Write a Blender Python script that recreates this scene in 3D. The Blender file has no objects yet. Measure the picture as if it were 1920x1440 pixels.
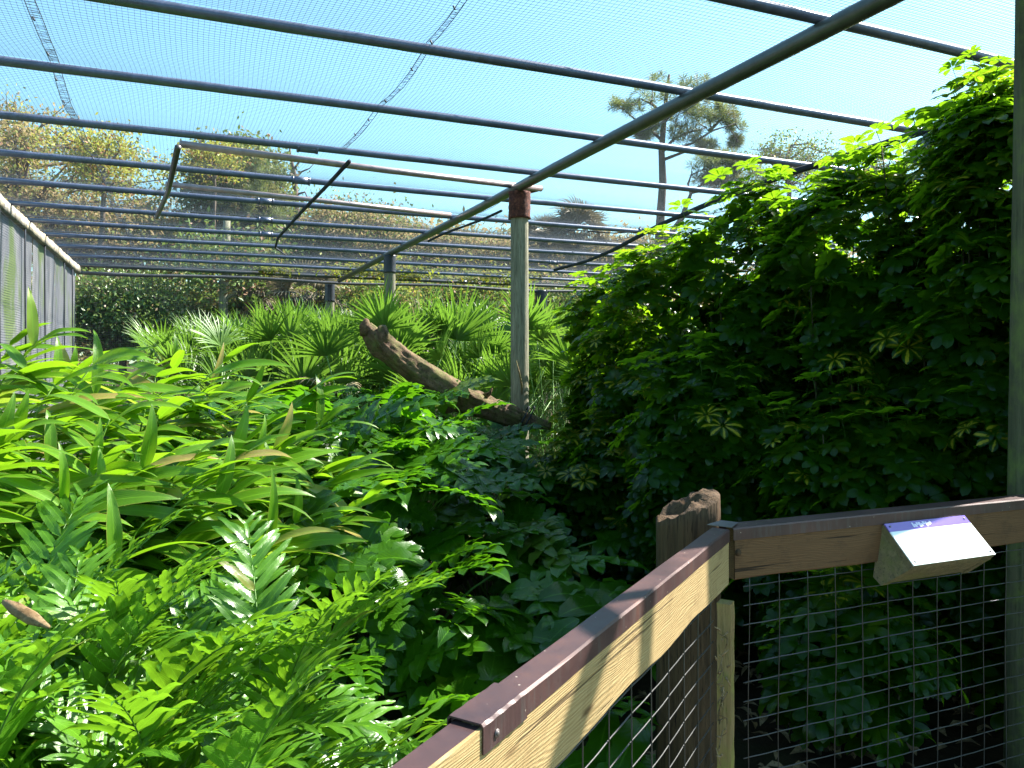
import bpy, math, random
import numpy as np
from mathutils import Vector, Matrix, Euler
random.seed(11); rng = np.random.default_rng(11)
S = bpy.context.scene
COL = S.collection
R = math.radians
# ------------------------------------------------------------------ camera
F = 1431.0; CX = 960.0; HY = 676.0; EYE = 1.6
cam_d = bpy.data.cameras.new('camera'); cam = bpy.data.objects.new('camera', cam_d); COL.objects.link(cam)
cam.location = (0, 0, EYE); cam.rotation_euler = (R(90), 0, 0)
cam_d.sensor_width = 36; cam_d.lens = 36 * F / 1920; cam_d.shift_y = -(720 - HY) / 1920
cam_d.clip_start = 0.05; cam_d.clip_end = 1000
S.camera = cam
# ------------------------------------------------------------------ light
SUN_AZ, SUN_EL = 60.5, 45.5          # azimuth clockwise from the view direction (+Y)
w = bpy.data.worlds.new('World'); S.world = w; w.use_nodes = True
nt = w.node_tree; nt.nodes.clear()
sky = nt.nodes.new('ShaderNodeTexSky'); sky.sky_type = 'NISHITA'; sky.sun_disc = False
sky.sun_elevation = R(SUN_EL); sky.sun_rotation = R(SUN_AZ); sky.air_density = 1.0; sky.dust_density = 0.7; sky.ozone_density = 0.6
tint = nt.nodes.new('ShaderNodeMix'); tint.data_type = 'RGBA'; tint.blend_type = 'MULTIPLY'; tint.inputs[0].default_value = 1
tint.inputs[7].default_value = (0.80, 1.11, 1.04, 1)
bg = nt.nodes.new('ShaderNodeBackground'); bg.inputs[1].default_value = 0.074
wo = nt.nodes.new('ShaderNodeOutputWorld')
nt.links.new(sky.outputs[0], tint.inputs[6]); nt.links.new(tint.outputs[2], bg.inputs[0]); nt.links.new(bg.outputs[0], wo.inputs[0])
sd = bpy.data.lights.new('sun', 'SUN'); sd.energy = 5.0; sd.angle = R(0.5); sd.color = (1.0, 0.95, 0.86)
sun = bpy.data.objects.new('sun', sd); COL.objects.link(sun)
SD = Vector((math.sin(R(SUN_AZ)) * math.cos(R(SUN_EL)), math.cos(R(SUN_AZ)) * math.cos(R(SUN_EL)), math.sin(R(SUN_EL))))
sun.rotation_euler = SD.to_track_quat('Z', 'Y').to_euler()
S.view_settings.view_transform = 'Standard'; S.view_settings.look = 'None'; S.view_settings.exposure = 2.15
S.view_settings.gamma = 1; S.view_settings.use_curve_mapping = False
S.cycles.max_bounces = 6; S.cycles.diffuse_bounces = 3; S.cycles.transparent_max_bounces = 8

# ------------------------------------------------------------------ helpers
def at(x, y, d):
    """world point seen at photo pixel (x, y) at depth d"""
    return Vector(((x - CX) / F * d, d, EYE - (y - HY) / F * d))
UA = Vector((-0.3949, 0.9187, 0)); VA = Vector((0.9187, 0.3949, 0))      # axes of the aviary
def uv(u, v, z=0): return UA * u + VA * v + Vector((0, 0, z))
def tag(o, label=None, cat=None, group=None, kind=None):
    if label: o['label'] = label
    if cat: o['category'] = cat
    if group: o['group'] = group
    if kind: o['kind'] = kind
    return o
def link(o, parent=None):
    COL.objects.link(o)
    if parent: o.parent = parent
    return o
def empty(name, loc, label, cat, group=None):
    o = bpy.data.objects.new(name, None); o.location = loc; o.empty_display_size = .1
    link(o); return tag(o, label, cat, group)

class MB:
    """collects quads; build() makes ONE mesh"""
    def __init__(s): s.V = []; s.Q = []; s.UV = []; s.R = []; s.n = 0
    def add(s, V, Q, UV=None, r=0.5):
        V = np.asarray(V, float).reshape(-1, 3); Q = np.asarray(Q, int).reshape(-1, 4)
        s.V.append(V); s.Q.append(Q + s.n); s.n += len(V)
        s.UV.append(np.zeros((len(V), 2)) if UV is None else np.asarray(UV, float))
        s.R.append(np.full(len(V), r) if np.isscalar(r) else r)
    def merge(s, g, M, r=None):
        """g = (V,Q,UV) ; M = 4x4 matrix"""
        V, Q, U = g; M = np.array(M)
        s.add(V @ M[:3, :3].T + M[:3, 3], Q, U, rng.random() if r is None else r)
    def raw(s): return np.concatenate(s.V), np.concatenate(s.Q), np.concatenate(s.UV)
    def box(s, c, sx, sy, sz, ax=None, r=.5):
        """box centred c, half sizes, ax = (X,Y,Z) unit vectors"""
        X, Y, Z = ax or (Vector((1, 0, 0)), Vector((0, 1, 0)), Vector((0, 0, 1)))
        P = [c + X * (i * sx) + Y * (j * sy) + Z * (k * sz) for i in (-1, 1) for j in (-1, 1) for k in (-1, 1)]
        Q = [(0, 1, 3, 2), (4, 6, 7, 5), (0, 4, 5, 1), (2, 3, 7, 6), (0, 2, 6, 4), (1, 5, 7, 3)]
        s.add([tuple(p) for p in P], Q, None, r)
    def tube(s, P, rad, n=8, cap=True, r=.5, wob=0):
        P = np.array([tuple(p) for p in P], float); m = len(P)
        rad = np.full(m, rad, float) if np.isscalar(rad) else np.array(rad, float)
        T = np.gradient(P, axis=0); T /= np.linalg.norm(T, axis=1)[:, None] + 1e-9
        up = np.array([0, 0, 1.]) if abs(T[0][2]) < .9 else np.array([1., 0, 0])
        A = np.cross(T, up); A /= np.linalg.norm(A, axis=1)[:, None] + 1e-9
        B = np.cross(T, A)
        an = np.linspace(0, 2 * math.pi, n, endpoint=False)
        rr = rad[:, None] * (1 + (rng.random((m, n)) - .5) * wob)
        V = P[:, None, :] + (A[:, None, :] * np.cos(an)[None, :, None] + B[:, None, :] * np.sin(an)[None, :, None]) * rr[:, :, None]
        i = np.arange(m - 1)[:, None] * n; j = np.arange(n)[None, :]; j2 = (j + 1) % n
        Q = np.stack([i + j, i + j2, i + n + j2, i + n + j], -1).reshape(-1, 4)
        L = np.concatenate([[0], np.cumsum(np.linalg.norm(np.diff(P, axis=0), axis=1))])
        U = np.stack([np.tile(np.arange(n) / n, (m, 1)), np.tile(L[:, None], (1, n))], -1).reshape(-1, 2)
        V = V.reshape(-1, 3); 
        if cap and n > 3:
            k = len(V); V = np.concatenate([V, P[:1], P[-1:]]); U = np.concatenate([U, U[:1], U[-1:]])
            e = (m - 1) * n
            cq = [(k, (a + 2) % n, (a + 1) % n, a) for a in range(0, n, 2)] + [(k + 1, e + a, e + (a + 1) % n, e + (a + 2) % n) for a in range(0, n, 2)]
            Q = np.concatenate([Q, np.array(cq)])
        s.add(V, Q, U, r)
    def mesh(s, name, mat, smooth=True):
        V = np.concatenate(s.V); Q = np.concatenate(s.Q); U = np.concatenate(s.UV); Rr = np.concatenate(s.R)
        me = bpy.data.meshes.new(name)
        me.vertices.add(len(V)); me.vertices.foreach_set('co', V.astype(np.float32).ravel())
        me.loops.add(len(Q) * 4); me.loops.foreach_set('vertex_index', Q.astype(np.int32).ravel())
        me.polygons.add(len(Q)); me.polygons.foreach_set('loop_start', np.arange(0, len(Q) * 4, 4, dtype=np.int32))
        me.polygons.foreach_set('use_smooth', np.full(len(Q), smooth))
        ul = me.uv_layers.new(name='UVMap'); ul.data.foreach_set('uv', U[Q.ravel()].astype(np.float32).ravel())
        a = me.attributes.new('rnd', 'FLOAT', 'POINT'); a.data.foreach_set('value', Rr.astype(np.float32))
        me.update(calc_edges=True); me.validate()
        if mat: me.materials.append(mat)
        return me
    def build(s, name, mat, parent=None, smooth=True, kind=None):
        o = bpy.data.objects.new(name, s.mesh(name, mat, smooth)); link(o, parent)
        if parent: 
            o.location = -parent.location
        if kind: o['kind'] = kind
        return o

def frame(pos, d, up=(0, 0, 1), s=1.0, roll=0):
    X = Vector(d).normalized(); Z = Vector(up); Z = (Z - X * Z.dot(X))
    if Z.length < 1e-4: Z = Vector((0, 1, 0)) - X * X.y
    Z.normalize(); Y = Z.cross(X)
    if roll: 
        c, q = math.cos(roll), math.sin(roll); Y, Z = Y * c + Z * q, Z * c - Y * q
    M = Matrix(((X.x * s, Y.x * s, Z.x * s, pos[0]), (X.y * s, Y.y * s, Z.y * s, pos[1]), (X.z * s, Y.z * s, Z.z * s, pos[2]), (0, 0, 0, 1)))
    return M
def inst(name, me, parent, M, relative=True):
    o = bpy.data.objects.new(name, me); COL.objects.link(o); o.parent = parent
    o.matrix_basis = (Matrix.Translation(-parent.location) @ M) if relative else M
    return o
def rnd(a, b): return random.uniform(a, b)

# ------------------------------------------------------------------ materials
class NT:
    def __init__(s, name):
        s.m = bpy.data.materials.new(name); s.m.use_nodes = True; s.t = s.m.node_tree; s.t.nodes.clear()
        s.out = s.t.nodes.new('ShaderNodeOutputMaterial')
    def n(s, typ, **k):
        nd = s.t.nodes.new('ShaderNode' + typ)
        for a, b in k.items():
            if a.startswith('i_'): nd.inputs[int(a[2:]) if a[2:].isdigit() else a[2:].replace('_', ' ')].default_value = b
            else: setattr(nd, a, b)
        return nd
    def l(s, a, b): s.t.links.new(a, b)
    def math(s, op, a, b=None):
        nd = s.n('Math', operation=op)
        for i, x in enumerate((a, b)):
            if x is None: continue
            if isinstance(x, (int, float)): nd.inputs[i].default_value = x
            else: s.l(x, nd.inputs[i])
        return nd.outputs[0]
    def mix(s, f, a, b, mode='MIX'):
        nd = s.n('Mix', data_type='RGBA', blend_type=mode)
        for i, x in ((0, f), (6, a), (7, b)):
            if isinstance(x, (int, float)): nd.inputs[i].default_value = x
            elif isinstance(x, tuple): nd.inputs[i].default_value = (*x, 1) if len(x) == 3 else x
            else: s.l(x, nd.inputs[i])
        return nd.outputs[2]
    def ramp(s, f, stops):
        nd = s.n('ValToRGB'); e = nd.color_ramp.elements
        while len(e) < len(stops): e.new(.5)
        for q, (p, c) in zip(e, stops): q.position = p; q.color = (*c, 1) if isinstance(c, tuple) else (c, c, c, 1)
        s.l(f, nd.inputs[0]); return nd.outputs[0]
    def noise(s, scale, vec=None, detail=4, rough=.6, dist=0):
        nd = s.n('TexNoise', i_Scale=scale, i_Detail=detail, i_Roughness=rough, i_Distortion=dist)
        if vec is not None: s.l(vec, nd.inputs[0])
        return nd.outputs[0]
    def vec(s, kind='Object', scale=(1, 1, 1), rot=(0, 0, 0)):
        if kind == 'World': src = s.n('NewGeometry').outputs['Position']
        else: src = s.n('TexCoord').outputs[kind]
        mp = s.n('Mapping'); mp.inputs['Scale'].default_value = scale; mp.inputs['Rotation'].default_value = rot
        s.l(src, mp.inputs[0]); return mp.outputs[0]
    def bump(s, h, strength=.3, dist=.01):
        b = s.n('Bump'); b.inputs['Strength'].default_value = strength; b.inputs['Distance'].default_value = dist
        s.l(h, b.inputs['Height']); return b.outputs[0]
    def pr(s, col, rough=.7, metal=0, spec=.5, nrm=None):
        p = s.n('BsdfPrincipled')
        for k, x in (('Base Color', col), ('Roughness', rough), ('Metallic', metal), ('Specular IOR Level', spec)):
            if isinstance(x, (int, float)): p.inputs[k].default_value = x
            elif isinstance(x, tuple): p.inputs[k].default_value = (*x, 1)
            else: s.l(x, p.inputs[k])
        if nrm is not None: s.l(nrm, p.inputs['Normal'])
        return p
    def done(s, sh): s.l(sh.outputs[0], s.out.inputs[0]); return s.m

def leafmat(name, c0, c1, tr, trans=.35, rough=.4, spec=.5, old=None, oldf=.04, rib=1.35, varieg=None, edge=None, bump=.25, veins=60):
    m = NT(name)
    oi = m.n('ObjectInfo'); at_ = m.n('Attribute', attribute_name='rnd')
    f = m.math('FRACT', m.math('ADD', m.math('MULTIPLY', oi.outputs['Random'], 7.31), m.math('MULTIPLY', at_.outputs['Fac'], 3.17)))
    nz = m.noise(3.0, m.vec('World'), 3)
    f2 = m.math('ADD', m.math('MULTIPLY', f, .7), m.math('MULTIPLY', nz, .3))
    col = m.ramp(f2, [(0, c0), (.9, c1)])
    if old: 
        col = m.mix(m.ramp(f, [(1 - oldf - .01, 0.), (1 - oldf + .01, 1.)]), col, old)
    uvn = m.n('TexCoord').outputs['UV']; sp = m.n('SeparateXYZ'); m.l(uvn, sp.inputs[0])
    du = m.math('ABSOLUTE', m.math('SUBTRACT', sp.outputs[0], .5))
    yel = None
    if varieg:
        vn = m.noise(5, m.vec('UV', (2.2, 1.1, 1)), 2)
        # irregular splash along the middle of the leaflet
        k = m.math('ADD', m.math('MULTIPLY', du, -1.6), m.math('ADD', m.math('MULTIPLY', vn, .75), m.math('MULTIPLY', at_.outputs['Fac'], .30)))
        yel = m.ramp(k, [(.33, 0.), (.38, 1.)])
        col = m.mix(yel, col, varieg)
    if edge:
        col = m.mix(m.ramp(du, [(.44, 0.), (.475, 1.)]), col, edge)
    ribf = m.ramp(du, [(0.012, 1.), (.04, 0.)])
    if rib: col = m.mix(m.math('MULTIPLY', ribf, .6), col, (c1[0] * rib + .03, c1[1] * rib + .05, c1[2] * rib + .01))
    vv = m.math('SINE', m.math('MULTIPLY', m.math('ADD', sp.outputs[1], m.math('MULTIPLY', du, .6)), veins))
    h = m.math('ADD', m.math('MULTIPLY', vv, .25), m.noise(40, m.vec('World'), 2))
    nrm = m.bump(h, bump, .004)
    p = m.pr(col, rough, 0, spec, nrm)
    tcol = m.mix(.55, col, tr)
    if varieg: tcol = m.mix(yel, tcol, (varieg[0] * .9, varieg[1] * .9, varieg[2]))
    t = m.n('BsdfTranslucent'); m.l(tcol, t.inputs[0])
    mx = m.n('MixShader'); mx.inputs[0].default_value = trans; m.l(p.outputs[0], mx.inputs[1]); m.l(t.outputs[0], mx.inputs[2])
    return m.done(mx)

M_ginger = leafmat('ginger_leaf', (.05, .14, .005), (.12, .27, .009), (.36, .70, .015), .42, .38, .5, (.34, .26, .08), .05, 1.4, None, (.18, .22, .03), .2, 90)
M_philo = leafmat('philodendron_leaf', (.009, .042, .002), (.042, .135, .004), (.20, .56, .010), .36, .27, .38, (.10, .12, .02), .006, 1.6, bump=.2)
M_fern = leafmat('fern_leaf', (.04, .13, .009), (.10, .25, .014), (.32, .64, .02), .38, .30, .65, (.20, .20, .04), .01, 1.5, bump=.3, veins=80)
M_scheff = leafmat('schefflera_leaf', (.004, .020, .002), (.014, .058, .003), (.42, .80, .015), .52, .27, .36, None, 0, 1.3, bump=.1)
M_scheffv = leafmat('variegated_schefflera_leaf', (.005, .024, .002), (.016, .06, .003), (.42, .80, .015), .52, .28, .36, None, 0, 1.3, (.46, .42, .025), bump=.1)
M_palm = leafmat('palmetto_leaf', (.04, .11, .015), (.11, .22, .03), (.26, .50, .04), .34, .38, .5, (.28, .25, .11), .035, 0, bump=.1)
M_palmdead = leafmat('dead_palmetto_leaf', (.36, .29, .17), (.5, .42, .26), (.4, .3, .15), .15, .8, .1, None, 0, 0)
M_treegreen = leafmat('tree_leaf_green', (.06, .12, .025), (.16, .24, .05), (.34, .46, .07), .30, .5, .4, (.20, .09, .035), .25, 0)
M_treeyellow = leafmat('tree_leaf_yellow_green', (.20, .25, .045), (.42, .42, .08), (.6, .6, .09), .35, .5, .3, (.30, .12, .05), .25, 0)
M_treebrown = leafmat('tree_leaf_brown', (.27, .20, .11), (.44, .33, .18), (.6, .44, .22), .38, .7, .2, (.20, .25, .07), .45, 0)
M_shrub = leafmat('shrub_leaf', (.06, .115, .03), (.14, .21, .05), (.28, .4, .07), .25, .34, .6, (.17, .12, .06), .18, 0)
M_pine = leafmat('pine_needle', (.09, .12, .045), (.22, .25, .09), (.32, .38, .1), .35, .5, .3, (.17, .12, .06), .2, 0)
M_cabbage = leafmat('cabbage_palm_leaf', (.13, .12, .08), (.30, .25, .17), (.2, .18, .1), .2, .5, .4, (.3, .22, .12), .2, 0)

def wood(name, c0, c1, dark, grain=(9, 9, .6), kind='Object', mossy=None, scale=1, bs=.6):
    m = NT(name); v = m.vec(kind, grain)
    g = m.noise(6 * scale, v, 6, .65, .6); big = m.noise(1.5, m.vec('World'), 3)
    col = m.ramp(g, [(.32, c0), (.62, c1)])
    col = m.mix(m.ramp(m.noise(18 * scale, v, 3, .7), [(.56, 0.), (.68, 1.)]), col, dark)
    col = m.mix(m.math('MULTIPLY', m.ramp(big, [(.35, 0.), (.7, 1.)]), .45), col, tuple(x * .6 for x in c0))
    if mossy: col = m.mix(m.ramp(m.noise(7, m.vec('World'), 5, .7), [(.45, 0.), (.66, .85)]), col, mossy)
    return m.done(m.pr(col, .85, 0, .25, m.bump(g, bs, .01)))
def timber(name, c0, c1, dark, ang):
    """sawn board: long wavy growth rings running along the board, knots"""
    m = NT(name); src = m.n('NewGeometry').outputs['Position']
    mp = m.n('Mapping', vector_type='TEXTURE'); mp.inputs['Rotation'].default_value = (0, 0, ang); m.l(src, mp.inputs[0])
    sp = m.n('SeparateXYZ'); m.l(mp.outputs[0], sp.inputs[0])
    s2 = m.n('Mapping'); s2.inputs['Scale'].default_value = (1.1, 5, 5); m.l(mp.outputs[0], s2.inputs[0])
    warp = m.noise(1.6, s2.outputs[0], 3, .5)
    band = m.math('SINE', m.math('MULTIPLY', m.math('ADD', sp.outputs[2], m.math('MULTIPLY', warp, .10)), 1050))
    s3 = m.n('Mapping'); s3.inputs['Scale'].default_value = (3, 90, 90); m.l(mp.outputs[0], s3.inputs[0])
    fine = m.noise(4, s3.outputs[0], 4)
    k = m.math('ADD', m.math('MULTIPLY', m.math('ADD', band, 1), .12), m.math('MULTIPLY', fine, .78))
    col = m.ramp(k, [(.25, c0), (.75, c1)])
    s4 = m.n('Mapping'); s4.inputs['Scale'].default_value = (2.3, 8, 8); m.l(mp.outputs[0], s4.inputs[0])
    vo = m.n('TexVoronoi'); vo.inputs['Scale'].default_value = 1.3; m.l(s4.outputs[0], vo.inputs[0])
    col = m.mix(m.ramp(vo.outputs[0], [(.04, 1.), (.10, 0.)]), col, dark)
    col = m.mix(m.ramp(m.noise(9, m.vec('World'), 5, .75), [(.52, 0.), (.75, .55)]), col, dark)
    s5 = m.n('Mapping'); s5.inputs['Scale'].default_value = (1.6, 70, 70); m.l(mp.outputs[0], s5.inputs[0])
    crack = m.ramp(m.noise(1.5, s5.outputs[0], 2, .5), [(.66, 0.), (.70, 1.)])
    col = m.mix(m.math('MULTIPLY', crack, .8), col, tuple(x * .35 for x in dark))
    return m.done(m.pr(col, .8, 0, .25, m.bump(m.math('SUBTRACT', k, crack), .5, .004)))
A_L = math.atan2(.872, .49); A_R = math.atan2(.377, .926)
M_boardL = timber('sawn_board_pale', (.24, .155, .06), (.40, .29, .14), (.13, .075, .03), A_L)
M_boardR = timber('sawn_board_shaded', (.095, .047, .02), (.155, .083, .038), (.022, .013, .008), A_R)  # base colour darkened so the right run's board reads as shaded
M_pole = wood('grey_pole_wood', (.13, .13, .09), (.32, .30, .22), (.07, .05, .03), (9, 9, .45))
M_pole_r = wood('greenish_pole_wood', (.055, .06, .03), (.12, .115, .065), (.06, .06, .03), (6, 6, .4), mossy=(.12, .15, .04))
M_stump = wood('weathered_post_wood', (.04, .024, .012), (.11, .065, .033), (.012, .007, .004), (10, 10, .6), bs=1)
M_batten = wood('batten_wood', (.20, .13, .05), (.32, .22, .10), (.09, .08, .02), (20, 20, .8), mossy=(.24, .22, .05))
M_bark = wood('log_bark', (.05, .028, .016), (.20, .12, .075), (.012, .008, .006), (3, 3, 3), mossy=(.11, .12, .03), bs=1.0)
M_trunk = wood('tree_trunk_bark', (.09, .065, .05), (.20, .15, .12), (.04, .03, .02), (2, 2, .7), bs=.8)
M_stem = wood('shrub_stem', (.03, .028, .014), (.07, .06, .03), (.015, .012, .008), (20, 20, 3))
M_litter = wood('dry_leaf_litter', (.12, .07, .03), (.32, .22, .12), (.05, .03, .01), (3, 3, 3))
def plain(name, c, rough=.6, metal=0, spec=.5, var=.3, sc=12):
    m = NT(name); g = m.noise(sc, m.vec('World'), 5, .7)
    col = m.mix(m.ramp(g, [(.3, 0.), (.7, 1.)]), tuple(x * (1 - var) for x in c), tuple(min(1, x * (1 + var)) for x in c))
    return m.done(m.pr(col, rough, metal, spec, m.bump(g, .15, .004)))
M_green = plain('green_stem', (.12, .24, .03), .5)
M_petiole = plain('petiole', (.09, .20, .03), .5)
def pipe_mat(name, c, rust):
    m = NT(name); g = m.noise(14, m.vec('World'), 5, .7)
    col = m.ramp(g, [(.3, tuple(x * .6 for x in c)), (.65, c)])
    col = m.mix(m.ramp(m.noise(3.2, m.vec('World'), 6, .75), [(.60, 0.), (.70, .8)]), col, rust)
    return m.done(m.pr(col, .36, .25, .8, m.bump(g, .2, .003)))
M_pipe = pipe_mat('galvanised_pipe', (.115, .135, .21), (.06, .055, .05))
M_pipe_light = pipe_mat('pale_pipe', (.42, .33, .33), (.35, .22, .18))
M_beam = pipe_mat('weathered_beam_pipe', (.085, .09, .08), (.07, .06, .03))
M_darkpipe = pipe_mat('dark_end_pipe', (.09, .09, .10), (.02, .02, .02))
M_net = plain('dark_netting_cord', (.07, .085, .11), .6, 0, .3, .2)
M_rope = plain('dark_rope', (.035, .04, .05), .9, 0, .2)
M_wire = pipe_mat('mesh_wire', (.045, .043, .043), (.05, .02, .008))
m = NT('rusty_collar'); g = m.noise(30, m.vec('World'), 6, .75)
M_rust = m.done(m.pr(m.ramp(g, [(.35, (.03, .012, .012)), (.55, (.12, .04, .028)), (.7, (.28, .11, .06))]), .85, 0, .3, m.bump(g, 1, .01)))
M_blackcollar = plain('black_collar', (.018, .022, .035), .45)
# brown copper-coloured cap flashing: streaks down the skirt, worn patches
m = NT('brown_metal_cap'); g = m.noise(5, m.vec('World'), 6, .7); st = m.noise(60, m.vec('World', (1, 1, .12)), 4, .7)
col = m.ramp(g, [(.3, (.045, .026, .028)), (.55, (.075, .037, .035)), (.72, (.115, .048, .034))])
geo = m.n('NewGeometry'); sz = m.n('SeparateXYZ'); m.l(geo.outputs['Normal'], sz.inputs[0])
side = m.math('SUBTRACT', 1, m.math('ABSOLUTE', sz.outputs[2]))
col = m.mix(m.math('MULTIPLY', m.ramp(st, [(.5, 0.), (.75, 1.)]), m.math('MULTIPLY', side, .45)), col, (.10, .105, .10))
sc_ = m.n('TexVoronoi'); sc_.inputs['Scale'].default_value = 34; m.l(m.vec('World'), sc_.inputs[0])
col = m.mix(m.ramp(sc_.outputs[0], [(.05, .6), (.075, 0.)]), col, (.5, .42, .34))
M_cap = m.done(m.pr(col, m.ramp(g, [(.3, .34), (.7, .55)]), .25, .5, m.bump(g, .12, .003)))
M_galv = plain('galvanised_patch', (.14, .12, .12), .5, .5)
M_lichen = wood('lichen_top_board', (.12, .105, .08), (.42, .40, .36), (.04, .03, .02), (2, 2, 2), mossy=(.48, .40, .26))
# pale mottled sheet behind the wire of the side wall
m = NT('pale_screen_sheet'); g = m.noise(1.1, m.vec('World', (1.6, 1.6, .35)), 5, .65); g2 = m.noise(1.5, m.vec('World', (1.2, 1.2, .55)), 5, .65)
col = m.ramp(g, [(.3, (.13, .14, .17)), (.5, (.22, .22, .245)), (.68, (.34, .33, .32))])
col = m.mix(m.ramp(g2, [(.50, 0.), (.62, .85)]), col, (.13, .19, .05)); col = m.mix(m.ramp(g2, [(.30, .8), (.44, 0.)]), col, (.07, .075, .08))
pp = m.pr(col, .8, 0, .3); tt = m.n('BsdfTranslucent'); m.l(col, tt.inputs[0]); mx = m.n('MixShader'); mx.inputs[0].default_value = .45
m.l(pp.outputs[0], mx.inputs[1]); m.l(tt.outputs[0], mx.inputs[2]); M_screen = m.done(mx)
m = NT('soil_and_litter'); g = m.noise(2.5, m.vec('World'), 8, .7); g2 = m.noise(.5, m.vec('World'), 4)
col = m.ramp(g, [(.3, (.012, .008, .005)), (.55, (.035, .023, .013)), (.75, (.08, .055, .03))])
col = m.mix(m.ramp(g2, [(.45, 0.), (.6, .8)]), col, (.05, .075, .02))
M_soil = m.done(m.pr(col, .95, 0, .1, m.bump(g, 1, .05)))
M_grass = leafmat('grass_blade', (.06, .13, .02), (.16, .26, .05), (.3, .5, .06), .3, .5, .3, (.35, .3, .15), .1, 0)
M_creeper = leafmat('creeper_leaf', (.10, .15, .02), (.26, .30, .04), (.4, .45, .05), .4, .5, .3, (.2, .1, .04), .3, 0)
M_deck = wood('deck_plank', (.16, .13, .10), (.30, .26, .20), (.06, .05, .04), (1, 6, 6))
# the sign's printed face (UV: x right, y up)
m = NT('printed_sign_face'); sp = m.n('SeparateXYZ'); m.l(m.n('TexCoord').outputs['UV'], sp.inputs[0])
band = m.ramp(sp.outputs[1], [(.79, 0.), (.80, 1.)]); col = m.mix(band, (.86, .88, .86), (.15, .09, .42))
pn = m.noise(4, m.vec('UV', (1, .6, 1)), 3)
pic = m.math('MULTIPLY', m.ramp(sp.outputs[0], [(.10, 1.), (.26, 0.)]), m.ramp(sp.outputs[1], [(.12, 1.), (.36, 0.)]))
col = m.mix(m.math('MULTIPLY', pic, m.ramp(pn, [(.42, 0.), (.55, .9)])), col, (.30, .66, .68))
M_sign = m.done(m.pr(col, .22, 0, .5))
M_print = plain('pale_print', (.7, .64, .85), .3, var=.05)
M_printgrey = plain('grey_print', (.62, .64, .64), .4, var=.05)
M_signwood = wood('sign_block_wood', (.12, .10, .06), (.25, .19, .10), (.04, .04, .03), (8, 8, 8), mossy=(.14, .14, .04))

# ------------------------------------------------------------------ ground
g_ = MB(); n = 90
xs = np.sign(np.linspace(-1, 1, n)) * np.abs(np.linspace(-1, 1, n)) ** 3 * 260; ys = np.linspace(0, 1, n) ** 2.2 * 420 - 8
X, Y = np.meshgrid(xs, ys, indexing='ij')
Z = -.13 + .03 * np.sin(X * 1.3 + Y * .7) + .02 * np.sin(Y * 2.1 - X)
i = np.arange(n - 1)[:, None] * n; j = np.arange(n - 1)[None, :]
g_.add(np.stack([X, Y, Z], -1).reshape(-1, 3), np.stack([i + j, i + n + j, i + n + j + 1, i + j + 1], -1).reshape(-1, 4))
tag(g_.build('ground', M_soil), 'dark soil and leaf litter under the plants', kind='structure')
d_ = MB(); DL = Vector((.49, .872, 0)); DR = Vector((.926, .377, 0)); NL = Vector((.872, -.49, 0)); NR = Vector((.377, -.926, 0))
K = Vector((.62, 2.29, 0))                                        # fence corner on the ground
for q in range(16):
    c = K + NL * .06 + NR * .06 + DR * (.2 + .145 * q) - DL * 1.6
    d_.box(c + Vector((0, 0, -.03)), .068, 1.6 + .1 * q * 0, .02, (DR, DL, Vector((0, 0, 1))))
tag(d_.build('boardwalk', M_deck, smooth=False), 'grey plank boardwalk inside the railing', kind='structure')

# ------------------------------------------------------------------ aviary roof frame
ZB = 3.12; RB = .043; RP = .0265; ZP = ZB + RB + RP
US = [1.62, 2.70, 3.75, 4.78, 5.86, 6.93, 7.98, 9.04, 10.05, 11.1, 12.2, 13.3, 14.55]
VW = -1.62; VB = 2.70; VR = 9.2
fr = empty('aviary_roof_frame', uv(6, VB, ZB), 'frame of parallel grey pipes crossing one long beam over the enclosure', 'roof frame')
b = MB(); b.tube([uv(u, VB + .01 * math.sin(u), ZB) for u in np.linspace(-1.5, 14.6, 20)], RB, 14); b.build('beam', M_beam, fr)
for k, u in enumerate(US):
    b = MB(); last = k == len(US) - 1
    b.tube([uv(u + .012 * math.sin(v * 1.3 + k), v, ZP - .012 * math.sin((v - VW) / 3.1 + k) * .6) for v in np.linspace(VW, VR, 22)], RP * (1.25 if last else 1), 12)
    p = b.build('roof_pipe', M_darkpipe if last else M_pipe, fr)
    if last: p['label'] = 'dark mossy pipe at the far end'
    for v in ([.75 + .1 * (k % 3)] if 3 < k < 9 else []) + ([5.2 + .3 * (k % 2)] if k % 3 == 0 else []):
        c = MB(); c.tube([uv(u, v - .07, ZP), uv(u, v + .07, ZP)], RP * 1.28, 12)
        for s_ in (-.07, .07): c.tube([uv(u, v + s_ - .006, ZP), uv(u, v + s_ + .006, ZP)], RP * 1.42, 12)
        o = c.build('coupling', M_pipe, None); o.parent = p; o.location = (0, 0, 0)
# second lower end pipe with growth
b = MB(); b.tube([uv(14.68 + .02 * math.sin(v * 2), v, ZP - .10 + .02 * math.sin(v * 1.7)) for v in np.linspace(VW, VR, 20)], .03, 8, wob=.3)
b.build('end_pipe', M_darkpipe, fr)
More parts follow.
